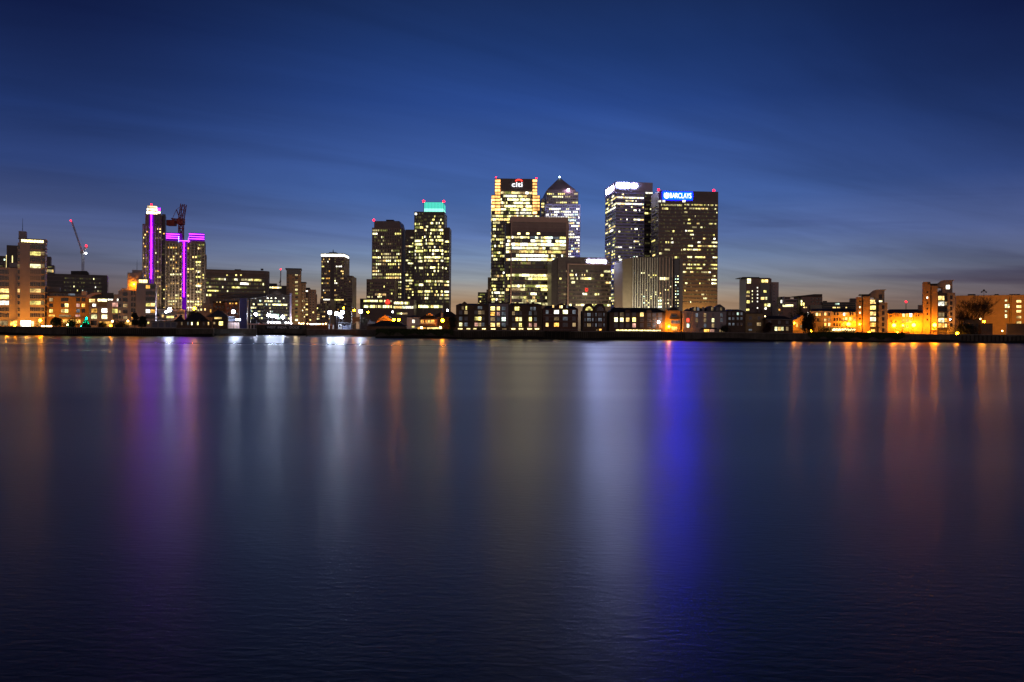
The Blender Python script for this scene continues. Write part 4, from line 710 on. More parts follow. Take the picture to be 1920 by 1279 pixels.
for x, y, m in ((1037.5, 574.5, 'warm'), (1050.3, 575.5, 'warm'), (1053.7, 575.5, 'pale'), (1063.5, 575, 'dim_cool')): b.win(x, y, 3.4 if x in (1037.5, 1063.5) else 2.4, 5, m, 1, 2, 'frame_white', -.36)
for i, x in enumerate((1026, 1043.5, 1060, 1076.5)):
    for j, y in enumerate((585, 597.3, 609)): b.win(x, y, (5, 9, 9, 6)[i], 7, {(1, 0): 'white_lit', (2, 0): 'pale', (1, 2): 'orange', (0, 2): 'warm'}.get((i, j), ('dim_cool', 'net_curtain', 'dim')[(i + j) % 3]), (2, 3, 3, 2)[i], 1, 'frame_white')
b.done()
b = B('warehouse', 'dark brick warehouse with twin curved Dutch gables and arched top windows', 'warehouse', 1093, 1137.5, 430, 14, 0)
b.box('wall', 1093, 1137.5, 583, None, 0, 14, 'brick_brown')
for g, m in ((1104.5, 'yellow'), (1125.5, 'net_curtain')):
    b.shape('gable', [(g - 10.6, 583.3), (g - 9.5, 577), (g - 6, 571), (g - 3, 569.3), (g + 3, 569.3), (g + 6, 571), (g + 9.5, 577), (g + 10.6, 583.3)], -.3, 9, 'slate', 'brick_brown')
    c = b.L(g, 582.4, -.45); mb = MB(); r = 6.6 * 430 / F; pts = [(c[0] + r * math.cos(math.pi * k / 10), c[1] + r * 1.15 * math.sin(math.pi * k / 10)) for k in range(11)]; mb.poly([(x, -.42, z) for x, z in pts], m)
    for k in (2, 4, 6, 8): mb.bar((c[0], -.48, c[1]), (c[0] + r * math.cos(math.pi * k / 10), -.48, c[1] + 1.15 * r * math.sin(math.pi * k / 10)), .1, 'frame_white')
    mb.box(c[0] - r, c[0] + r, -.5, -.35, c[1] - .1, c[1] + .1, 'frame_white'); mb.build('arched_window', b.root)
for i, x in enumerate((1097.2, 1104.5, 1111.5, 1117.7, 1125.2, 1132.8)):
    for j, y in enumerate((590, 599.5, 609.5)): b.win(x, y, 6.6 if i in (1, 4) else 2.4, 6, {(1, 1): 'dim_cool', (4, 1): 'dim_cool', (1, 2): 'dim'}.get((i, j), ('net_curtain', 'dim_cool')[(i + j) % 2]), 3 if i in (1, 4) else 1, 2, 'frame_white')
b.win(1126, 618.3, 4, 3, 'orange'); b.win(1120.5, 619, 5, 1.5, 'dim'); b.done()
b = warehouse('long dark-roofed warehouse with a strip of light along its ground floor', 1143, 1247, 586, [], [1155, 1166, 1177, 1189, 1203.5, 1217, 1227, 1238], [589.8, 599.5, 610.2], 6.5, 7.6, 4, 2,
    {(0, 1): 'pale', (1, 1): 'pale', (2, 1): 'warm', (3, 1): 'yellow', (4, 0): 'warm', (3, 2): 'pink', (1, 0): 'dim', (7, 1): 'dim_cool'})
b.ridge('main_roof', 1142, 1248, 586, 576.5, -.3, 14, 'slate', .5)
for x in (1177, 1217): b.shape('dormer', [(x - 5, 587), (x - 5, 583), (x - 3, 580.8), (x + 3, 580.8), (x + 5, 583), (x + 5, 587)], -.5, 4, 'slate', 'brick_brown')
b.win(1197, 619.6, 84, 2.4, 'strip_warm', 16, 1, 'frame_dark'); b.done()
b = B('apartment_block', 'narrow buff block with rounded roof lit orange by the lamp at its foot', 'apartment block', 1247, 1276, 432, 12, 0)
b.box('wall', 1247.5, 1276, 582.5, None, 0, 12, 'buff_render'); b.shape('roof', [(1255, 582.4), (1256.5, 578), (1260, 576), (1266, 576), (1270, 578.5), (1271.5, 582.4)], 2, 8, 'slate'); b.box('pilaster', 1247.5, 1251, 580, None, -.8, .75, 'buff_render')
b.win(1264, 591.5, 10, 5, 'glass_dark', 4, 1, 'frame_white'); b.win(1267, 604, 16, 6, 'dim_cool', 6, 1, 'frame_white'); b.box('balcony', 1256, 1276, 597, 598, -1.5, 1.5, 'frame_dark'); b.win(1264.5, 616, 11, 7.5, 'orange', 3, 1, 'frame_dark'); b.done()
b = B('warehouse', 'white-painted riverside house row with attic gables and ground-floor canopies', 'house row', 1281, 1362, 430, 14, 0)
b.box('wall', 1281, 1298.5, 583.5, None, 0, 14, 'white_render'); b.box('wall', 1298.6, 1362, 584, None, -.6, 14, 'white_render'); b.ridge('roof', 1298, 1362, 584, 577.5, -.4, 12, 'slate', .4, .1); b.ridge('roof', 1288, 1299, 583.5, 578, 0, 12, 'slate', .4, .1)
for x0, x1, ya in ((1297, 1313, 575), (1326, 1340, 573.5), (1341, 1360, 570.5)): b.shape('gable', [(x0, 584.5), (x0, 577.5), ((x0 + x1) / 2, ya), (x1, 577.5), (x1, 584.5)], -.9, 6, 'slate', 'lead_roof')
for x, m in ((1303, 'dim'), (1309, 'dim_cool'), (1318.5, 'net_curtain'), (1335.5, 'dim'), (1345.5, 'net_curtain'), (1352, 'dim')): b.win(x, 579.5, 4, 6, m, 2, 1, 'frame_white', -.95)
for i, x in enumerate((1290, 1306.5, 1322, 1337, 1353)):
    for j, y in enumerate((591, 600.5, 610.5)): b.win(x, y, 4.8, 7.2, {(0, 1): 'red_lit', (0, 2): 'cool', (3, 1): 'pale', (4, 1): 'dim_cool', (2, 1): 'dim'}.get((i, j), ('net_curtain', 'dim_cool', 'dim')[(i + j) % 3]), 2, 3, 'frame_white', 0 if i == 0 else -.6)
b.shape('canopy', [(1314, 617.5), (1318, 615), (1343, 615), (1346, 617.5)], -3, 3, 'slate'); b.win(1325, 620, 10, 5, 'orange', 4, 1, 'frame_dark', -.65); b.win(1335.5, 620, 8, 5, 'pink', 3, 1, 'frame_dark', -.65); b.win(1354, 620.5, 10, 4.5, 'dim', 4, 1, 'frame_white', -.65); b.done()
b = warehouse('dark brown brick block with twelve pale sash windows right of the white row', 1363, 1397, 583.5, [], [1368, 1375, 1383.5, 1390.5], [588.5, 597.5, 608], 3.6, 4.6, 2, 2, {(2, 0): 'cool', (3, 0): 'dim_cool', (2, 1): 'dim_cool', (0, 1): 'dim_cool', (1, 2): 'dim_cool'}, cat='house')
b.shape('roof_hump', [(1371, 583.3), (1373, 580.5), (1378, 580.5), (1381, 583.3)], 1, 6, 'slate'); b.done()
b = B('brick_house', 'square buff house with two upper windows and a fanlight', 'house', 1398, 1432, 434, 10, 0)
b.box('wall', 1398, 1432, 588, None, 0, 10, 'brick_yellow'); b.box('parapet', 1397.5, 1432.5, 586.5, 587.9, -.3, 10.6, 'slate'); b.box('chimney', 1419, 1422, 580, 586.4, 3, 1, 'brick_brown'); b.box('chimney', 1427, 1430, 581, 586.4, 3, 1, 'brick_brown')
b.cols([1407, 1423.5], [596.5], 5, 6, nx=2, ny=2, fr='frame_white', lits={(0, 0): 'net_curtain', (1, 0): 'net_curtain'}); b.cols([1406, 1423], [608], 8, 6, nx=3, ny=2, fr='frame_white', lits={(1, 0): 'dim', (0, 0): 'net_curtain'}); b.win(1407, 618.5, 6, 3, 'dim_cool'); b.done()
b = B('brick_house', 'long low brick house with slate roof and glowing ground-floor windows', 'house', 1434, 1487, 430, 10, 0)
b.box('wall', 1436, 1485, 599, None, 0, 10, 'brick_brown'); b.ridge('roof', 1434, 1487, 599, 592.5, 0, 10, 'slate', .6); b.bands('cornice', 1436, 1486, [598.8, 610.2], .8, .4, 'pale_stone')
b.cols([1443.5, 1461.5, 1476], [604.5], 4.5, 6, nx=2, ny=2, fr='frame_white', lits={(2, 0): 'net_curtain', (0, 0): 'net_curtain'}); b.cols([1455, 1461.5, 1467, 1476], [616.5], 4.6, 7, nx=2, ny=2, fr='frame_white', lits={(0, 0): 'pale', (1, 0): 'warm', (2, 0): 'pale', (3, 0): 'dim'}); b.done()
b = B('brick_house', 'orange-lit gabled house down the lane beside the low brick house', 'house', 1487, 1520, 452, 10, 0)
b.shape('wall', [(1487, None), (1487, 600), (1492, 599), (1505, 591.5), (1518, 597), (1518, None)], 0, 10, 'slate', 'brick_yellow'); b.box('chimney', 1513, 1517, 583, 594, 4, 2, 'brick_brown'); b.win(1514.8, 590, 2, 8, 'white_lit', dy=3.9); b.win(1494.5, 609, 2.6, 8, 'orange', 1, 2); b.win(1502, 612, 3, 5, 'dim'); b.done()

# ================================================================== behind, right
b = B('residential_tower', 'mid-rise dark tower with thin flat roof and a white slab edge behind the houses', 'tower', 1399, 1446, 600, 16, 2)
b.box('wall', 1399, 1446, 522, None, 0, 16, 'brown_stone'); b.box('roof', 1393, 1424, 519.5, 520.8, -1, 18, 'dark_metal'); b.box('roof', 1424, 1444, 521, 522, -1, 18, 'dark_metal'); b.box('glass_bay', 1425.5, 1443, 531, 568, -.4, .5, 'glass_dark')
b.box('white_slab', 1447.5, 1460, 529, None, 2, 14, 'white_render'); b.box('edge_pole', 1445.6, 1446.5, 523, 585, -1, .6, 'frame_white')
for x, y, w, h, m in ((1404.5, 527, 7, 9, 'pale'), (1431, 527, 6, 5.5, 'yellow'), (1437, 527, 6, 5, 'warm'), (1403, 547.5, 6, 4.5, 'yellow'), (1402, 555, 7, 3.5, 'dim'), (1403, 566, 6, 5.5, 'yellow'), (1434.5, 546.5, 5, 4.5, 'yellow'), (1430, 559.5, 7, 4.5, 'warm'), (1437, 559.5, 3, 5, 'pale'), (1441.5, 572, 5.5, 5.5, 'pale'), (1435.5, 572, 3.5, 5, 'yellow'), (1435.5, 578, 3.5, 4.5, 'white_lit'), (1402, 581, 6, 3.5, 'yellow')): b.win(x, y, w, h, m, 2, 2, 'frame_dark', -.42 if x > 1424 else 0)
for y in (539.5, 546, 552.5, 559, 565.5, 577.5): b.win(1420.5, y, 2, 2.2, 'white_lit'); b.win(1410.8, y, 1.5, 2.4, 'pale' if y > 544 and y < 570 else 'glass_dark')
for y in (533.5, 539.5, 546, 552.5, 559, 565): b.win(1451.5, y, 2, 2.2, 'glass_dark', dy=2)
b.done()
b = B('apartment_block', 'white balconied block with one bright square window behind the low brick house', 'apartment block', 1461, 1495, 560, 14, 0)
b.box('wall', 1461, 1495, 573, None, 0, 14, 'brown_stone'); b.box('upper_wall', 1472, 1494, 560.5, 572.8, 0, 10, 'white_render'); b.box('stair_wall', 1464, 1482, 556.5, 572.8, 3, 8, 'dark_cladding'); b.box('fin_wall', 1470, 1471.6, 556, 572.8, -1, 4, 'white_render')
b.win(1466.5, 565.5, 5.5, 5.5, 'white_lit', 2, 2, 'frame_dark', 3); b.win(1483, 564.5, 20, 3, 'glass_dark'); b.win(1477.5, 573.2, 20, 4.5, 'pale', 6, 1, 'frame_dark', -.02); b.cols([1457.5 + 4, 1466], [581, 587], 3, 3.5, .5, nx=1, ny=1); b.done()
b = B('apartment_block', 'dark block with a thin sloping roof between white balconied block and green-glass block', 'apartment block', 1497, 1542, 570, 16, 0)
b.box('wall', 1503, 1542, 556, None, 0, 16, 'brown_stone'); b.box('left_wing', 1497, 1503, 560, None, 2, 12, 'dark_cladding'); b.shape('roof', [(1496, 556), (1496, 554.8), (1519, 552.8), (1527, 551.5), (1542, 551.5), (1542, 556)], -1, 18, 'dark_metal'); b.box('green_wall', 1519, 1542, 572, None, -1, .95, 'glass_teal')
for x, y, h, m in ((1503, 565, 4, 'pale'), (1503, 570.5, 4.5, 'yellow'), (1507, 570.5, 5, 'yellow'), (1508, 576.5, 1.8, 'warm'), (1512, 576.5, 1.8, 'warm')): b.win(x, y, 2.4, h, m)
b.cols([1524, 1532, 1538], [560, 566], 4, 3, 0, nx=1, ny=1); b.done()
b = B('office_block', 'long green-glass block with a cluster of bright lights, behind the yellow-lit flats', 'office block', 1542, 1606, 560, 16, 0)
b.box('wall', 1542, 1606, 566.5, None, 0, 16, 'glass_teal'); b.bands('floor_edges', 1542, 1606, [567, 571, 575], .5, .3, 'pale_stone'); b.box('roof_dome', 1543, 1551, 564.3, 566.4, 3, 5, 'dark_metal'); b.box('tall_end', 1594, 1606, 559.5, 566.4, 2, 10, 'lead_roof')
b.win(1570, 570, 8, 3.5, 'cool', 3, 1, 'frame_dark'); b.cols([1563, 1566, 1571, 1574, 1587], [576.8], 2.4, 2, nx=1, ny=1, fr=None, lits={(i, 0): 'warm' for i in range(5)}); b.done()
b = B('brick_house', 'row of red-roofed low houses seen behind the sodium-lit flats', 'house row', 1664, 1735, 520, 12, 0)
b.box('wall', 1664, 1735, 584, None, 0, 12, 'brick_red'); b.ridge('roof', 1662, 1736, 584, 579.5, 0, 12, 'slate', .4); b.box('stair_box', 1722, 1731, 572, 584, 2, 5, 'brown_stone'); b.done()

# ================================================================== riverside, right
b = B('apartment_block', 'three-storey yellow flats with dark roof and a wavy strip of light on the ground', 'apartment block', 1519, 1605, 440, 12, 0)
b.box('wall', 1519, 1560, 583.5, None, 0, 12, 'brick_yellow'); b.box('wall', 1560.1, 1605, 585, None, .5, 12, 'brick_yellow'); b.box('attic_band', 1519.5, 1559.8, 583.6, 592, -.25, .2, 'white_render'); b.box('attic_band', 1560.2, 1605, 585.2, 591, .25, .2, 'white_render')
b.ridge('roof', 1517, 1606, 583.5, 578.3, 0, 12, 'slate', .3); b.box('porch_wall', 1527, 1540, 606, None, -1.5, 1.4, 'buff_render')
for x, y, m in ((1532, 589.5, 'yellow'), (1537, 589.5, 'orange'), (1547.5, 588.8, 'warm'), (1555, 589.5, 'glass_dark'), (1534, 600, 'glass_dark'), (1547.5, 600.3, 'warm'), (1554.5, 599, 'dim'), (1547.5, 608.5, 'orange'), (1554.8, 608.5, 'warm'),
              (1565, 588, 'glass_dark'), (1571, 588.5, 'glass_dark'), (1582.8, 589, 'white_lit'), (1587, 589, 'orange'), (1594.5, 588.5, 'glass_dark'), (1599, 588.5, 'glass_dark'), (1565, 599, 'glass_dark'), (1570, 599, 'glass_dark'), (1575, 599, 'glass_dark'), (1582, 598.5, 'orange'), (1587, 598, 'warm'), (1594.5, 598, 'warm'), (1604 - 2, 598.5, 'dim'), (1564.5, 608.5, 'glass_dark'), (1570, 608.5, 'glass_dark'), (1575, 608.5, 'glass_dark'), (1581.5, 608, 'orange'), (1594.5, 608, 'dim')): b.win(x, y, 3.8 if m != 'glass_dark' else 2.6, 5.6, m, 2, 2, 'frame_white' if m != 'glass_dark' else 'frame_dark', -.26 if y < 592 and x < 1560 else (.2 if y < 592 else (0 if x < 1560 else .5)))
for x in (1534, 1584.5): b.box('balcony', x - 5, x + 5, 602, 603, -1.2, 1.5, 'frame_dark')
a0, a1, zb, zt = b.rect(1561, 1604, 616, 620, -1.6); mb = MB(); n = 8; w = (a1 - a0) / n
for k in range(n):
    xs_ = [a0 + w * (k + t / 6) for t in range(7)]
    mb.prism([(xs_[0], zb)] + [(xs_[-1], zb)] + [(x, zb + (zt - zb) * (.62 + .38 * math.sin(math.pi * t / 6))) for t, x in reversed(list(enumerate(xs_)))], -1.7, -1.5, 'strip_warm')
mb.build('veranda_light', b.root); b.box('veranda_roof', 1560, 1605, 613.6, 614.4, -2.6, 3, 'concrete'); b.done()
def corner_tower(lab, pts, D):
    xA, xB, tA, xC, tC, xD, xE, tE, tR, xR = pts      # stair wall, second pier, window bay, raised top block, right block
    b = B('apartment_tower', lab, 'apartment tower', xA, xR, D, 14, 0)
    b.box('stair_wall', xA, xB, tA, None, 0, 12, 'buff_render'); b.box('pier_wall', xB + 2.2, xC, tC, None, -.6, 12, 'buff_render'); b.box('recess_wall', xB, xB + 2.1, tC + 2, None, 1.5, 10, 'dark_cladding'); b.box('pier_roof', xB - 5, xC + 1, tC - 4.2, tC - 3.2, -1, 13, 'dark_metal'); b.box('roof_gap', xB, xC - 1, tC - 3.2, tC - .1, 1, 9, 'dark_cladding')
    b.box('bay_wall', xC, xD, tR - 2, None, 1.2, 10, 'dark_cladding')
    b.shape('top_block', [(xC, tE + 8), (xC - 1, tE + 7.4), (xC + 5, tE + 2.5), (xC + 12, tE + .3), (xE + 4, tE), (xE, tE + 1.4), (xE, tR), (xC + 9, tR), (xC + 9, tE + 14), (xC, tE + 14)], 1, 11, 'concrete', 'concrete')
    b.box('right_wall', xD, xR, tR, None, -.4, 12, 'concrete'); return b
b = corner_tower('sodium-lit corner tower with raised top block, left one of the matching pair', (1605.5, 1616, 557, 1631.5, 556, 1648, 1658.5, 542.8, 567.5, 1664), 436)
for i, y in enumerate((566, 577, 588, 598.5, 609)): b.win(1637, y, 10.5, 7.5, ('warm', 'yellow', 'warm', 'pale', 'orange')[i], 4, 2, 'frame_dark', 1.2); b.box('balcony', 1632, 1649, y + 4.6, y + 6.2, -1.2, 2.2, 'frame_dark'); b.win(1656, y + 10, 4, 6.5, 'glass_dark', 2, 2, 'frame_dark', -.4)
b.win(1651, 556.5, 6, 7.5, 'glass_dark', 2, 2, 'frame_dark', 1); b.win(1651.5, 565, 6, 3, 'pale', 2, 1, 'frame_dark', 1); b.win(1637, 620, 8, 5, 'orange', 3, 1, 'frame_dark', 1.2)
for y in (566, 576, 586.5, 598, 608): b.win(1612.5, y, 2.4, 3.2, 'pale' if y in (576, 586.5) else 'glass_dark')
b.done()
b = B('apartment_block', 'low block glowing yellow from the lamps, between the two corner towers', 'apartment block', 1664.5, 1731, 446, 12, 0)
b.box('wall', 1664.5, 1731, 588, None, 0, 12, 'brick_yellow'); b.box('projecting_bay', 1674.5, 1690, 587, None, -1, .95, 'buff_render'); b.box('projecting_bay', 1713, 1730, 587, None, -1, .95, 'buff_render'); b.ridge('roof', 1663, 1731, 588, 583.8, -1, 13, 'slate', .3, .1)
for x, y, m in ((1694.5, 591, 'pale'), (1701, 591, 'orange'), (1708, 591, 'white_lit'), (1693.5, 602, 'orange'), (1701, 601.5, 'warm'), (1707.5, 602, 'orange'), (1694, 612, 'orange'), (1701, 612, 'orange'), (1671, 593, 'glass_dark'), (1671, 603, 'glass_dark'), (1680, 592, 'glass_dark'), (1684, 592, 'glass_dark'), (1718, 592.5, 'glass_dark'), (1722.5, 591.5, 'glass_dark'), (1680, 603, 'glass_dark')): b.win(x, y, 4.6 if m != 'glass_dark' else 2, 6.5 if m != 'glass_dark' else 3.5, m, 2, 2, 'frame_white' if m != 'glass_dark' else None, -1 if x > 1712 or 1675 < x < 1690 else 0)
b.fins('entrance_frame', 1694, 1705.5, 618, 625, 2, .6, 3, 'frame_white'); b.done()
b = corner_tower('sodium-lit corner tower with bright top window, right one of the matching pair', (1731, 1744.5, 528.5, 1758, 536, 1776.5, 1786, 525, 549, 1791), 438)
for i, y in enumerate((559, 569.5, 580, 590, 600.5, 610.5)): b.win(1765, y, 11, 8, ('warm', 'white_lit', 'glass_dark', 'dim', 'pale', 'orange')[i], 4, 2, 'frame_dark', 1.2); b.win(1773.5, y, 4, 7, ('glass_dark', 'dim', 'glass_dark', 'glass_dark', 'orange', 'warm')[i], 1, 2, 'frame_dark', 1.2); b.box('balcony', 1759, 1777, y + 4.6, y + 6, -1.2, 2.2, 'frame_dark'); b.win(1783.5, y - 1, 4, 6.5, 'glass_dark', 2, 2, 'frame_dark', -.4)
b.win(1777.5, 538.3, 7, 7.5, 'white_lit', 2, 2, 'frame_dark', 1); b.win(1764, 547, 8, 5, 'glass_dark', 3, 1, 'frame_dark', 1.2)
for y in (548, 558, 568.5, 579, 589, 599.5): b.win(1738.8, y, 2.6, 3.4, 'white_lit' if y == 558 else 'glass_dark')
b.box('door_frame', 1746.5, 1757, 617, 618, -3, 2.3, 'frame_white'); b.done()
b = B('warehouse', 'huge flat-roofed warehouse washed orange by sodium lamps at the right edge', 'warehouse', 1792, 1990, 520, 40, 0)
b.box('wall', 1792, 1990, 553.5, None, 0, 40, 'buff_render'); b.bands('panel_joints', 1793, 1989, [562, 570, 579, 587, 596], .35, .08, 'tan_panel'); b.bands('parapet', 1792, 1990, [553.6], 1, .3, 'concrete')
for x, w in ((1815, 14), (1865, 8), (1893, 20), (1930, 10)): b.box('roof_plant', x, x + w, 551.5, 553.3, 10, 6, 'dark_metal')
for x, ys_ in ((1886.5, (563.5, 572.5, 575.5, 583.5, 591.5, 594.5)), (1910.5, (565, 575, 584, 594.8, 604.5)), (1891.5, (571.5, 575.5))):
    for y in ys_: b.win(x, y, 9 if x == 1910.5 else 4, 4.6 if x == 1910.5 else 3.6, 'warm' if x == 1910.5 else 'pale', 2, 1, 'frame_dark')
b.fins('pipes', 1893, 1896, 556, 606, 2, .5, .5, 'dark_metal'); b.done()
for lab, x0, x1 in (('dark windowless shed left of the gap in front of the orange warehouse', 1840, 1861.5), ('dark windowless shed right of the gap in front of the orange warehouse', 1888.5, 1975)):
    b = B('shed', lab, 'shed', x0, x1, 436, 10, 0); b.box('wall', x0, x1, 608, None, 0, 10, 'dark_cladding'); b.box('roof', x0 - .5, x1 + .5, 606.8, 607.9, -.4, 11, 'slate'); b.fins('cladding_ribs', x0 + 1, x1 - 1, 609, 624, int((x1 - x0) / 2.4), .3, .12, 'dark_metal'); b.done()
b = B('shed', 'low brown brick shed under the bare tree at the right', 'shed', 1809, 1840, 440, 8, 0); b.box('wall', 1809, 1839.5, 600, None, 0, 8, 'brick_brown'); b.box('roof', 1808, 1840, 598.8, 599.9, -.4, 9, 'slate'); b.cols([1816, 1824, 1832], [610], 3, 5, 0, nx=1, ny=2); b.done()
# ================================================================== river walls
def river_wall(lab, x0, x1, D, top, mat='wall_concrete', piles=0, pr=.22, rail=False, ivy=None, pmat='timber', coping='concrete'):
    p = Vector((bankpt((x0 + x1) / 2, D), D, 0)); w = (x1 - x0) * D / F - .02; r = empty('river_wall', p); tag(r, lab, 'wall', 'river walls along the far bank')
    mb = MB(); mb.box(-w / 2, w / 2, 0, 1.4, -1, top - .25, mat); mb.build('wall', r); mb = MB(); mb.box(-w / 2, w / 2, -.25, 1.5, top - .248, top, coping); mb.build('coping', r)
    if piles:
        mb = MB(); mb.box(-pr, pr, -.55, -.02, 0, top + .35 if pmat == 'timber' else top - .4, pmat); me = mb.mesh('pile')
        for k in range(piles):
            o = bpy.data.objects.new('pile', me); COL.objects.link(o); o.parent = r; o.location = (-w / 2 + w * (k + .5) / piles, 0, -.8); o.scale[2] = 1 - .12 * random.random()
    if rail:
        mb = MB(); n = int(w / 2.2)
        for k in range(n): x = -w / 2 + w * (k + .5) / n; mb.box(x - .05, x + .05, .5, .6, top, top + 1.1, 'dark_metal')
        for z in (.55, 1.08): mb.box(-w / 2, w / 2, .49, .61, top + z, top + z + .07, 'dark_metal')
        mb.build('railing', r)
    if ivy:
        mb = MB(); rnd = random.Random(int(x0))
        for k in range(ivy):
            x = (rnd.random() - .5) * w; t = rnd.random(); z = top + .35 - 3.6 * t ** 1.4 * (.55 + .45 * math.sin(x * .35) ** 2); s = .18 + .3 * rnd.random(); y = -.25 - rnd.random() * .7
            a = rnd.random() * 6.28; q = Vector((math.cos(a), -.3 + .6 * rnd.random(), math.sin(a))) * s; u = Vector((-math.sin(a), -.4 * rnd.random(), math.cos(a))) * s; c = Vector((x, y, z))
            mb.quad(tuple(c - q), tuple(c - u), tuple(c + q), tuple(c + u), 'weed')
        tag(mb.build('ivy', r), kind='stuff')
    return r
river_wall('plain river wall glowing orange below the white riverside tower', -500, 125, 423, 4.9, rail=True)
river_wall('river wall with close vertical fender piles below the white cubic flats', 125, 330, 423, 4.75, piles=56, pmat='timber', pr=.2)
river_wall('low dark quay wall in front of the hipped-roof lodge', 330, 400, 423, 4.7)
river_wall('dark quay wall under the blue bridge tower', 400, 480, 470, 4.7)
river_wall('dark quay wall under the dock floodlights', 575, 705, 478, 4.7, rail=False)
river_wall('weedy brown river wall below the pub terrace', 705, 850, 424, 4.75, ivy=1500)
river_wall('river wall with timber piles below the gabled brick warehouses', 850, 1090, 424, 4.8, piles=70, pr=.16, rail=True)
river_wall('river wall with timber piles below the long dark-roofed warehouse', 1090, 1285, 424, 4.7, piles=50, pr=.16, rail=True)
river_wall('plain river wall below the white house row and buff house', 1285, 1515, 424, 4.6, rail=True)
river_wall('ivy-hung river wall below the left corner tower', 1515, 1695, 424, 4.7, ivy=6000)
river_wall('river wall with railing below the right corner tower', 1695, 1800, 424, 4.6, rail=True)
river_wall('dark river wall with short timber piles at the right edge', 1800, 2500, 424, 4.55, piles=90, pr=.18)
mb = MB(); mb.box(-6.5, 6.5, -.1, 1.5, -1, 4.3, 'mud'); mb.box(-7.2, 7.2, -.4, 1.6, 4.3, 4.7, 'timber')
for k in range(6): x = -6 + k * 2.4; mb.bar((x, -1.0, -1), (x, -1.0, 4.6), .22, 'timber')
o = mb.build('jetty', None, (bankpt(1046, 422), 421.8, 0)); tag(o, 'small dark timber jetty against the wall below the red brick warehouse', 'jetty')

# ================================================================== cranes
def truss(mb, p, q, w, n, r, mat):
    p = Vector(p); q = Vector(q); d = (q - p).normalized(); a = d.cross(Vector((0, 1, 0))).normalized(); b = d.cross(a)
    cs = [a * w / 2 + b * w / 2, a * w / 2 - b * w / 2, -a * w / 2 - b * w / 2, -a * w / 2 + b * w / 2]
    for c in cs: mb.bar(p + c, q + c, r, mat)
    for k in range(n):
        u = p + (q - p) * k / n; v = p + (q - p) * (k + 1) / n
        for i in range(4):
            c, e = cs[i], cs[(i + 1) % 4]; mb.bar(u + c, v + e, r * .6, mat) if k % 2 else mb.bar(u + e, v + c, r * .6, mat); mb.bar(u + c, u + e, r * .6, mat)
def rel(p, o): return p - o
def crane(lab, D, base, cab, tip, ctip, mat, w, r, wj, lamps=(), group='tower cranes over the building sites'):
    o = at(*base, D); root = empty('tower_crane', o); tag(root, lab, 'crane', group)
    c = rel(at(*cab, D), o); t = rel(at(*tip, D), o); k = rel(at(*ctip, D), o)
    mb = MB(); truss(mb, (0, 0, 0), (0, 0, c.z), w, int(c.z / w / 1.1) + 1, r, mat); mb.build('mast', root)
    mb = MB(); truss(mb, c, t, wj, int((t - c).length / wj / 1.2), r * .9, mat); mb.build('jib', root)
    mb = MB(); truss(mb, c, k, wj * .8, 4, r, mat); kk = k + Vector((0, 0, -wj)); mb.box(kk.x - wj, kk.x + wj, -wj * .7, wj * .7, kk.z - wj * .4, kk.z + wj, mat); mb.build('counter_jib', root)
    mb = MB(); mb.box(c.x - w * .8, c.x + w * .8, -w * .8, w * .8, c.z - w * .9, c.z + w * .7, mat); mb.build('cab', root)
    mb = MB(); ap = c + Vector(((k.x - c.x) * .5, 0, abs(c.z) * .0 + w * 3.2)); mb.bar(c, ap, r, mat); mb.bar(ap, t, r * .35, mat); mb.bar(ap, k, r * .5, mat); mb.build('tie_ropes', root)
    for x, y, m, rr in lamps: q = rel(at(x, y, D), o); mb = MB(); mb.ball((q.x, -1, q.z), rr, m); mb.build('warning_light' if 'red' in m else 'work_light', root)
crane('pale luffing crane with red lights above the long low dark block', 640, (155.5, 508), (154.5, 473), (134.5, 415), (162.5, 463), 'crane_white', 1.4, .13, .85, ((134, 414, 'aviation_red', .5), (163, 461, 'aviation_red', .65), (162.5, 475, 'lamp_small_white', .7)))
crane('dark red luffing crane standing between the purple-lit towers', 800, (339.5, 470), (339.5, 415), (344.5, 383), (322, 413), 'crane_red', 3.8, .5, 4.2)
crane('tiny far crane with a single red light right of the banded block', 1250, (525.5, 560), (526, 527), (526.8, 507), (524.5, 529), 'crane_white', 1.4, .2, 1.0, ((526.8, 505, 'aviation_red', .9),))

# ================================================================== lamps
def lamp(lab, x, y, D, mat, r, group, style='street', base=GZ, power=0, col=None, back=True):
    p = at(x, y, D); root = empty('street_lamp' if style != 'flood' else 'floodlight', (p.x, D, base)); tag(root, lab, 'street lamp' if style != 'flood' else 'floodlight', group)
    h = p.z - base; mb = MB()
    if style == 'street':
        mb.bar((0, .5, 0), (0, .5, h + r * .8), .1, 'dark_metal', .06); mb.bar((0, .5, h + r * .8), (0, 0, h + r * 1.5), .05, 'dark_metal'); mb.build('pole', root)
        mb = MB(); mb.box(-r * .9, r * .9, -r * .7, r * 1.1, h + r * 1.12, h + r * 1.4, 'dark_metal'); mb.build('hood', root)
    elif style == 'flood':
        mb.bar((0, .6, 0), (0, .6, h + r), .14, 'dark_metal', .1); mb.build('pole', root)
        mb = MB(); mb.box(-r * 1.2, r * 1.2, .1, .6, h - r, h + r * 1.25, 'dark_metal'); mb.build('housing', root)
    else:
        mb.bar((0, 0, 0), (0, 0, max(h - r, .1)), .06, 'dark_metal'); mb.build('pole', root)
    mb = MB(); mb.ball((0, -.35 if style == 'flood' else 0, h), r, mat, 10, 8); mb.build('lamp_globe', root)
    if power:
        l = bpy.data.lights.new('lamp_light', 'POINT'); l.energy = power * (1.5 if x > 1500 else 1.4); l.color = col or (1, .34, .015); l.shadow_soft_size = .4; lo = bpy.data.objects.new('lamp_light', l); COL.objects.link(lo); lo.parent = root; lo.location = (0, r + .5, h + .2)
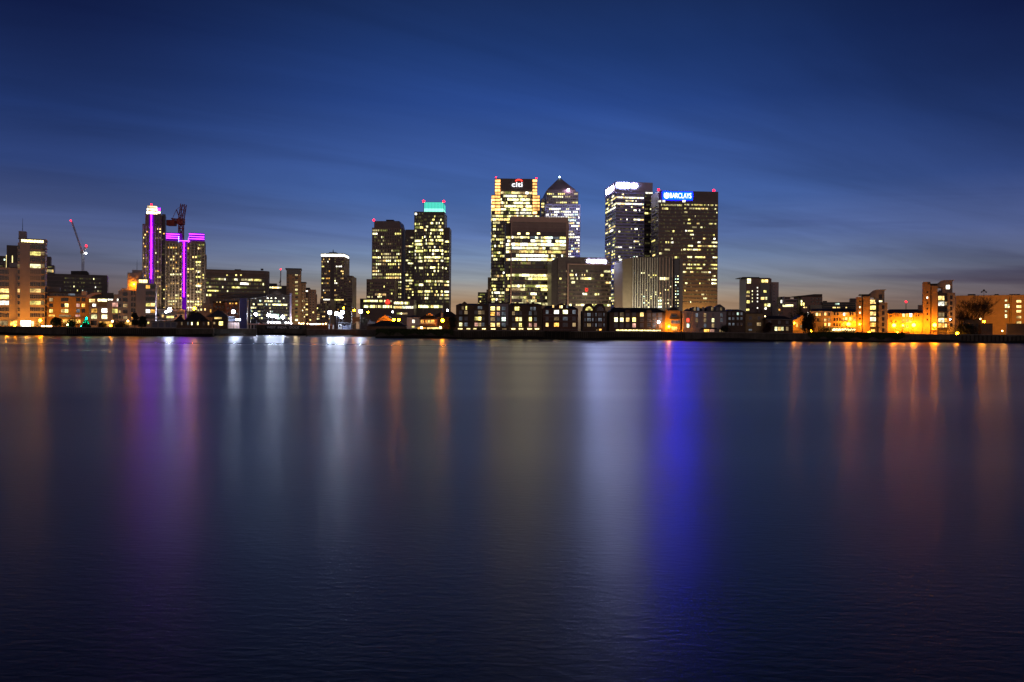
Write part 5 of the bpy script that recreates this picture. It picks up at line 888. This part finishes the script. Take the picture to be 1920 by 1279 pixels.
W = 'white floodlights around the dock entrance'; S = 'orange street lamps on the waterfront'; P = 'small lamps along the quayside'
for lab, x, y, D, r in (('white floodlight above the white-railed terrace', 318.5, 581, 455, .85), ('smaller white light left of the terrace floodlight', 312, 585, 458, .45), ('white floodlight in front of the red brick building', 438, 584.5, 468, .8),
        ('left of two low white lights beside the blue bridge tower', 444, 599.5, 476, .42), ('right of two low white lights beside the blue bridge tower', 449.5, 599.5, 476, .42), ('white floodlight behind the raking bridge strut', 480, 589.5, 580, .85),
        ('leftmost floodlight of the cluster above the dock name board', 503.5, 591, 580, .9), ('second floodlight from left above the dock name board', 510.5, 592.5, 580, .85), ('third floodlight from left above the dock name board', 518.5, 594, 580, .85), ('rightmost floodlight of the cluster above the dock name board', 530.5, 594.5, 580, .95),
        ('floodlight above the left gate post', 618.3, 586.3, 482, .9), ('floodlight above the right gate post', 631, 588, 482, .85), ('floodlight just left of the gate hut roof', 636, 590, 483, .75), ('highest floodlight over the gate hut', 642.5, 585.5, 482, .85), ('lowest floodlight over the gate hut', 641, 595, 484, .55), ('tall floodlight right of the mast and hoarding', 676, 584, 482, .95)):
    lamp(lab, x, y, D, 'lamp_white', r * 1.15, W, 'flood', power=300 if r > .7 else 0, col=(.7, .8, 1))
for lab, x, y, D, r, pw in (('orange lamp at the door of the white riverside tower', 75.5, 601, 432, .75, 2600), ('low orange lamp by the sloping canopy, left end of the quay', 28, 610, 429, .5, 900), ('orange lamp on the roof of the grey stepped block', 251.5, 533, 446, .6, 80), ('orange lamp behind the hipped lodge roof', 364.5, 578.5, 470, .85, 1500),
        ('orange lamp low in front of the cubic white flats', 207.5, 611, 428, .45, 700), ('orange lamp above the white floodlights by the brown tower', 644.5, 577.5, 560, .55, 500), ('orange lamp between mast and tall floodlight', 664, 582, 560, .65, 400), ('orange lamp left of the stepped dark block', 690, 585.5, 560, .6, 400),
        ('left of two orange lamps by the hump-roofed shed', 738.5, 600, 462, .75, 900), ('right of two orange lamps by the hump-roofed shed', 748, 600, 462, .75, 900), ('orange lamp at the right gable of the pub', 830, 601, 430, .8, 900), ('orange lamp at the foot of the narrow buff block', 1254.5, 612.5, 427, .7, 1600),
        ('orange lamp on the lane gable of the low brick house', 1489.5, 606, 446, .45, 1400), ('orange lamp inside the dark tree beside the yellow flats', 1521, 620.5, 427, .4, 100), ('large orange lamp before the yellow flats', 1591, 608, 437.5, 1.0, 2200), ('small orange lamp against the stair wall of the left corner tower', 1612, 608, 438.5, .5, 700),
        ('orange lamp on the river wall below the left corner tower', 1630, 624, 425.5, .6, 900), ('large orange lamp left of the bay between the corner towers', 1676.5, 610, 447.5, 1.0, 1300), ('small orange lamp in the middle between the corner towers', 1693, 610, 446, .5, 400), ('large orange lamp just left of the right corner tower', 1713.5, 609.5, 444, 1.05, 1400),
        ('low orange lamp on the quay below the glowing yellow block', 1683, 624, 425.5, .5, 900), ('large orange lamp on the front of the right corner tower', 1752.5, 609.5, 437, 1.0, 2200), ('low orange lamp on the quay right of the right corner tower', 1795, 625, 426, .6, 1200), ('orange lamp at the foot of the tall ring-topped mast', 1845, 603, 446, .6, 6000)):
    lamp(lab, x, y, D, 'lamp_sodium', r, S, 'street', power=pw)
for lab, x, y, D, r, m in (('pale lamp on a tall pole before the red roundel', 736.3, 585, 500, .55, 'lamp_small_white'), ('greenish garden lamp between the bushes by the white tower', 127, 609, 428, .5, 'lamp_green'), ('small lamp above the lit ground floor of the cubic flats', 211, 602.5, 430, .5, 'lamp_small'),
        ('small lamp at the corner of the grey stepped block', 240, 602, 430, .5, 'lamp_small'), ('teal-white lamp on the wall end of the long dark-roofed warehouse', 1235, 604, 427, .7, 'lamp_small_white'), ('pale lamp right of the Dutch-gabled warehouse', 1138.5, 588, 445, .6, 'lamp_small_white'), ('small lamp between buff house and low brick house', 1434.8, 593.5, 450, .35, 'lamp_small'),
        ('small lamp on the right wall of the right corner tower', 1782, 599, 433, .35, 'lamp_small_white'), ('small lamp on the shed under the bare tree', 1838.5, 598, 436, .3, 'lamp_small'), ('lamp in the gap between the two dark sheds', 1879.5, 620.5, 438, .35, 'lamp_small'), ('lamp by the left edge of the pub terrace', 762.5, 618.5, 426, .4, 'lamp_small_white'),
        ('left low lamp under the pub side window', 770, 618.5, 426, .35, 'lamp_small_white'), ('right low lamp under the pub side window', 775, 618.5, 426, .35, 'lamp_small_white'), ('bright lamp in the middle of the pub terrace', 790.5, 614.5, 427, .6, 'lamp_small'), ('bright lamp at the right end of the pub terrace', 826, 614, 427, .5, 'lamp_small'), ('cool light beside the domed cupola', 839, 582, 700, .9, 'lamp_small_white')):
    lamp(lab, x, y, D, m, r, P, 'post')
for k, (x, y) in enumerate(((503, 604), (508.5, 604.3), (514.3, 604.5), (519, 604.8), (524, 605), (536, 605.3), (541, 605.5), (546, 606), (561, 606), (565, 607), (569, 606.6), (576.5, 607), (583, 608), (588, 608.5), (592, 608), (597, 608), (601, 607.5), (606, 607.5), (611, 607))):
    m = 'lamp_small_white' if k < 8 or 11 < k < 15 else 'lamp_small'; D = 577
    lamp('low footbridge lamp, one of the closely spaced row over the dock entrance deck' , x, y, D, m, .6 if m != 'lamp_small' else .5, 'identical low lamps in a row along the footbridge', 'post')
for k, x in enumerate((79, 83, 88, 92, 96)):
    lamp('warm globe lamp, one of the close row on the quay right of the white tower', x, 611.8, 427, 'lamp_small', .38, 'identical globe lamps on the quay right of the white tower', 'post')
p = at(1845, 546, 442); root = empty('light_mast', (p.x, 442, GZ)); tag(root, 'tall dark mast with ring of floodlights on top, in front of the orange warehouse', 'light mast'); h = p.z - GZ
mb = MB(); mb.bar((0, 0, 0), (0, 0, h), .22, 'dark_metal', .12); mb.build('pole', root); mb = MB()
for k in range(10):
    a, a2 = 2 * math.pi * k / 10, 2 * math.pi * (k + 1) / 10; mb.bar((1.0 * math.cos(a), math.sin(a), h), (1.0 * math.cos(a2), math.sin(a2), h), .14, 'dark_metal')
mb.ball((0, 0, h + .5), .55, 'dark_metal'); mb.build('head_ring', root)
for s_ in (-1, 1): mb = MB(); mb.box(s_ * 1.3 - .3, s_ * 1.3 + .3, -.3, .3, h - .9, h - .2, 'dark_metal'); mb.build('floodlight_head', root)
p = at(660, 575, 484); root = empty('mast', (p.x, 484, GZ)); tag(root, 'plain tall grey mast beside the gate hut', 'mast'); mb = MB(); mb.bar((0, 0, 0), (0, 0, p.z - GZ), .16, 'concrete', .08); mb.build('pole', root); mb = MB(); mb.box(-.5, .5, -.5, .5, 0, .4, 'concrete'); mb.build('base', root)
p = at(1699, 566, 1400); root = empty('radio_mast', (p.x, 1400, GZ)); tag(root, 'far thin mast carrying one red light between the corner towers', 'mast'); mb = MB(); truss(mb, (0, 0, 0), (0, 0, p.z - GZ), 1.2, 18, .1, 'dark_metal'); mb.build('mast', root); mb = MB(); mb.ball((0, 0, p.z - GZ), 1.5, 'aviation_red'); mb.build('warning_light', root)

# unseen point lights: street light at tower feet and quay, one added blue fill
def glow(x, y, D, pw, col, r=2.0):
    l = bpy.data.lights.new('street_and_fill_glow', 'POINT'); l.energy = pw; l.color = col; l.shadow_soft_size = r; o = bpy.data.objects.new('street_and_fill_glow', l); COL.objects.link(o); o.location = at(x, y, D)
SO = (1, .34, .015)
glow(1305, 590, 968, 55000, (1, .5, .1)); glow(1335, 592, 975, 40000, (1, .5, .1)); glow(1177, 590, 820, 20000, (1, .7, .35)); glow(1205, 590, 815, 42000, (.85, .95, .72)); glow(1245, 590, 815, 16000, (1, .75, .5)); glow(1110, 585, 870, 20000, (1, .75, .45))
glow(1092, 505, 1140, 16000, (.12, .16, 1), 3); glow(970, 590, 925, 26000, (1, .7, .4)); glow(840, 470, 800, 0, SO)  # first light: blue, high up, added fill for the pyramid tower's violet side
glow(283, 585, 755, 16000, (1, .7, .4)); glow(350, 575, 735, 26000, (1, .75, .5)); glow(590, 600, 600, 6000, SO); glow(555, 600, 600, 6000, (1, .75, .4))
glow(105, 606, 441, 2200, SO); glow(12, 606, 430, 2600, SO, .4); glow(50, 604, 430, 2600, SO, .4); glow(150, 606, 442, 900, SO); glow(190, 609, 438, 600, SO); glow(1885, 607, 508, 12000, SO); glow(1925, 607, 508, 13000, SO); glow(1860, 602, 508, 8000, SO)
glow(1250, 608, 424, 200, SO, .3); glow(1555, 612, 432, 900, (1, .7, .1), .5); glow(1500, 608, 440, 500, SO, .4)

# ================================================================== trees and bushes
def bare_tree(lab, x, y, D, h, w, seed, levels=5, name='bare_tree', mat='bark', lean=0):
    rnd = random.Random(seed); p = at(x, y, D); root = empty(name, (p.x, D, GZ)); tag(root, lab, 'tree'); tr = MB(); cr = MB()
    def grow(a, d, L, r, lv):
        e = a + d * L; (tr if lv == 0 else cr).bar(a, e, max(r, .035), mat, max(r * .65, .03), 5 if lv < 2 else 3)
        if lv >= levels: return
        for k in range(3 if lv < 2 else rnd.choice((2, 3, 3))):
            s = a + d * L * (.55 + .45 * rnd.random()) if k else e
            v = Vector((rnd.gauss(0, w), rnd.gauss(0, w), rnd.gauss(.25, .25))); nd = (d + v).normalized(); grow(s, nd, L * (.66 + .22 * rnd.random()), r * .58, lv + 1)
    for k in range(3): grow(Vector((rnd.gauss(0, .4), rnd.gauss(0, .4), 0)), Vector((rnd.gauss(lean, .2), rnd.gauss(0, .2), 1)).normalized(), h * .30, h * .02, 0)
    tr.build('trunk', root); cr.build('crown', root)
def leafy(lab, x, y, D, h, w, mat, seed, n=1400, cat='tree', name='leafy_tree', cone=False, leaf=.32, trunk=True):
    rnd = random.Random(seed); p = at(x, y, D); root = empty(name, (p.x, D, GZ)); tag(root, lab, cat)
    mb = MB(); mb.bar((0, 0, -.2), (0, 0, h * .55), h * .03 + .05, 'bark', h * .012 + .02, 6)
    for k in range(5): a = rnd.random() * 6.28; mb.bar((0, 0, h * (.15 + .08 * k)), (w * .35 * math.cos(a), w * .35 * math.sin(a), h * (.35 + .1 * k)), h * .012 + .02, 'bark', .02)
    mb.build('trunk' if trunk else 'stem', root)
    cl = [(Vector((rnd.gauss(0, .30) * w * .5, rnd.gauss(0, .30) * w * .5, h * (.22 + .70 * rnd.random()))), (.16 + .16 * rnd.random()) * w) for k in range(16)]; mb = MB()
    for k in range(n):
        if cone: z = rnd.random() ** 1.5; rr = w / 2 * (1 - z) * (.7 + .3 * rnd.random()) + .05; a = rnd.random() * 6.28; c = Vector((rr * math.cos(a), rr * math.sin(a), h * (.08 + .92 * z)))
        else: cc, r = rnd.choice(cl); v = Vector((rnd.gauss(0, 1), rnd.gauss(0, 1), rnd.gauss(0, 1))).normalized() * r * (.75 + .3 * rnd.random()); c = cc + v
        q = Vector((rnd.gauss(0, 1), rnd.gauss(0, 1), rnd.gauss(0, 1))).normalized(); u = q.orthogonal().normalized() * leaf * .6; q *= leaf * (.6 + .6 * rnd.random()); c.z = max(c.z, .1)
        mb.quad(tuple(c - q), tuple(c - u), tuple(c + q), tuple(c + u), mat)
    mb.build('crown', root); return root
bare_tree('large bare winter tree in front of the orange warehouse, right of the corner tower', 1822, 620, 446, 20, .50, 11, 7)
bare_tree('wide bare tree right of the first, leaning over the sheds', 1800, 620, 450, 14, .55, 4, 6)
for k, (x, D, h, lab) in enumerate(((301, 560, 17, 'bare tree behind the left end of the railed terrace'), (322, 575, 16, 'bare tree behind the terrace floodlight'), (345, 570, 15, 'bare tree below the purple vertical line'), (366, 560, 13, 'bare tree behind the orange lamp and lodge roof'), (417, 540, 9, 'bare tree behind the dark brown cornice house'))): bare_tree(lab, x, 612, D, h, .5, 20 + k, 6)
bare_tree('small bare tree by the hoarding and tall floodlight', 683, 612, 486, 7, .5, 31, 6); bare_tree('bare tree down the lane beside the low brick house', 1508, 615, 441, 8, .5, 33, 6)
leafy('dark round-topped evergreen at the corner of the white tower quay', 107, 612, 430, 6.0, 6.0, 'foliage_dark', 1, 2200); leafy('dark evergreen at the left foot of the grey stepped block', 253, 612, 431, 8.2, 4.4, 'foliage_dark', 2, 2200); leafy('smaller dark evergreen right beside the other at the grey stepped block', 266, 612, 431, 6.2, 5, 'foliage_dark', 3, 2200)
leafy('low spreading bush by the greenish garden lamp', 132, 613, 429, 3.6, 9, 'foliage', 5, 1600, 'bush', 'bush', trunk=False); leafy('low bush in front of the lit ground floor of the cubic flats', 192, 613, 427.5, 2.6, 5, 'foliage_dark', 6, 900, 'bush', 'bush', trunk=False); leafy('low wide bush below the red-lit window of the cubic flats', 226, 613, 427.5, 2.6, 9, 'foliage_dark', 7, 1200, 'bush', 'bush', trunk=False)
leafy('big dark round tree overhanging the wall left of the yellow flats', 1518, 622, 426, 10, 11, 'foliage_dark', 8, 5000, leaf=.36); leafy('copper-leaved shrub between buff house and low brick house', 1441, 621, 427, 5.5, 5.5, 'copper_leaf', 9, 1800, 'shrub', 'shrub'); leafy('dark ivy-clad tree rising behind the low brick house', 1497, 612, 470, 13, 14, 'foliage', 10, 5000, leaf=.4)
leafy('dark bush at the left end of the dark brick sash-window block', 1360, 622, 426.5, 3.6, 6, 'foliage_dark', 12, 1000, 'bush', 'bush', trunk=False); leafy('dark tall tree between brown roofs and first gabled warehouse', 848, 615, 429, 7.5, 6, 'foliage_dark', 13, 2500); leafy('dark mass of shrubs under the bare tree right of the corner tower', 1812, 622, 430, 5, 14, 'foliage_dark', 14, 3500, 'shrub', 'shrub', leaf=.4)
leafy('small tree above the chimneys of the buff house', 1396, 612, 460, 12, 5, 'foliage_dark', 15, 1800); leafy('clipped hedge bush before the yellow flats', 1550, 622, 428, 1.8, 12, 'foliage', 16, 1200, 'bush', 'bush', trunk=False); leafy('clipped hedge bush before the left corner tower', 1590, 622, 428, 1.8, 14, 'foliage', 17, 1200, 'bush', 'bush', trunk=False)
r = leafy('cone-shaped tree hung with teal lights beside the yellow-lit block', 161.5, 612, 429, 6.3, 5, 'foliage', 18, 1800, cone=True, name='lit_tree'); rnd = random.Random(2)
for k in range(34):
    z = rnd.random(); a = math.pi + math.pi * rnd.random(); rr = 2.3 * (1 - z) + .1; mb = MB(); mb.ball((rr * math.cos(a), rr * math.sin(a), .5 + 5.4 * z), .16 if k > 2 else .30, 'tree_glow' if k > 2 else 'tree_green', 6, 4); mb.build('fairy_light', r)

# trim, mullions and fittings belong to the part they sit on
UNDER = {'mullions': 'wall', 'string_courses': 'wall', 'floor_edges': 'wall', 'spandrel_lines': 'wall', 'sign_arc': 'sign_lettering', 'sign_emblem': 'sign_lettering', 'crown_fins': 'crown', 'crown_rail': 'crown',
         'parapet_fins': 'upper_wall', 'roof_louvres': 'roof_screen', 'roof_fins': 'wall', 'louvre_fins': 'frame_top', 'chimney': 'roof', 'cornice': 'wall', 'panel_joints': 'wall', 'parapet': 'wall', 'cupola_roof': 'cupola',
         'gallery_posts': 'gallery', 'railing': 'coping', 'cladding_ribs': 'wall', 'roof_gable': 'roof', 'sill_bands': 'wall', 'transoms': 'wall', 'pilaster': 'wall', 'edge_strips': 'wall', 'attic_band': 'wall', 'handrail': 'deck'}
for root in [o for o in COL.objects if o.type == 'EMPTY' and o.parent is None]:
    kids = list(root.children)
    for k in kids:
        host = UNDER.get(k.name.split('.')[0])
        if host:
            hs = [p for p in kids if p.name.split('.')[0] == host]
            if hs: k.parent = hs[0]
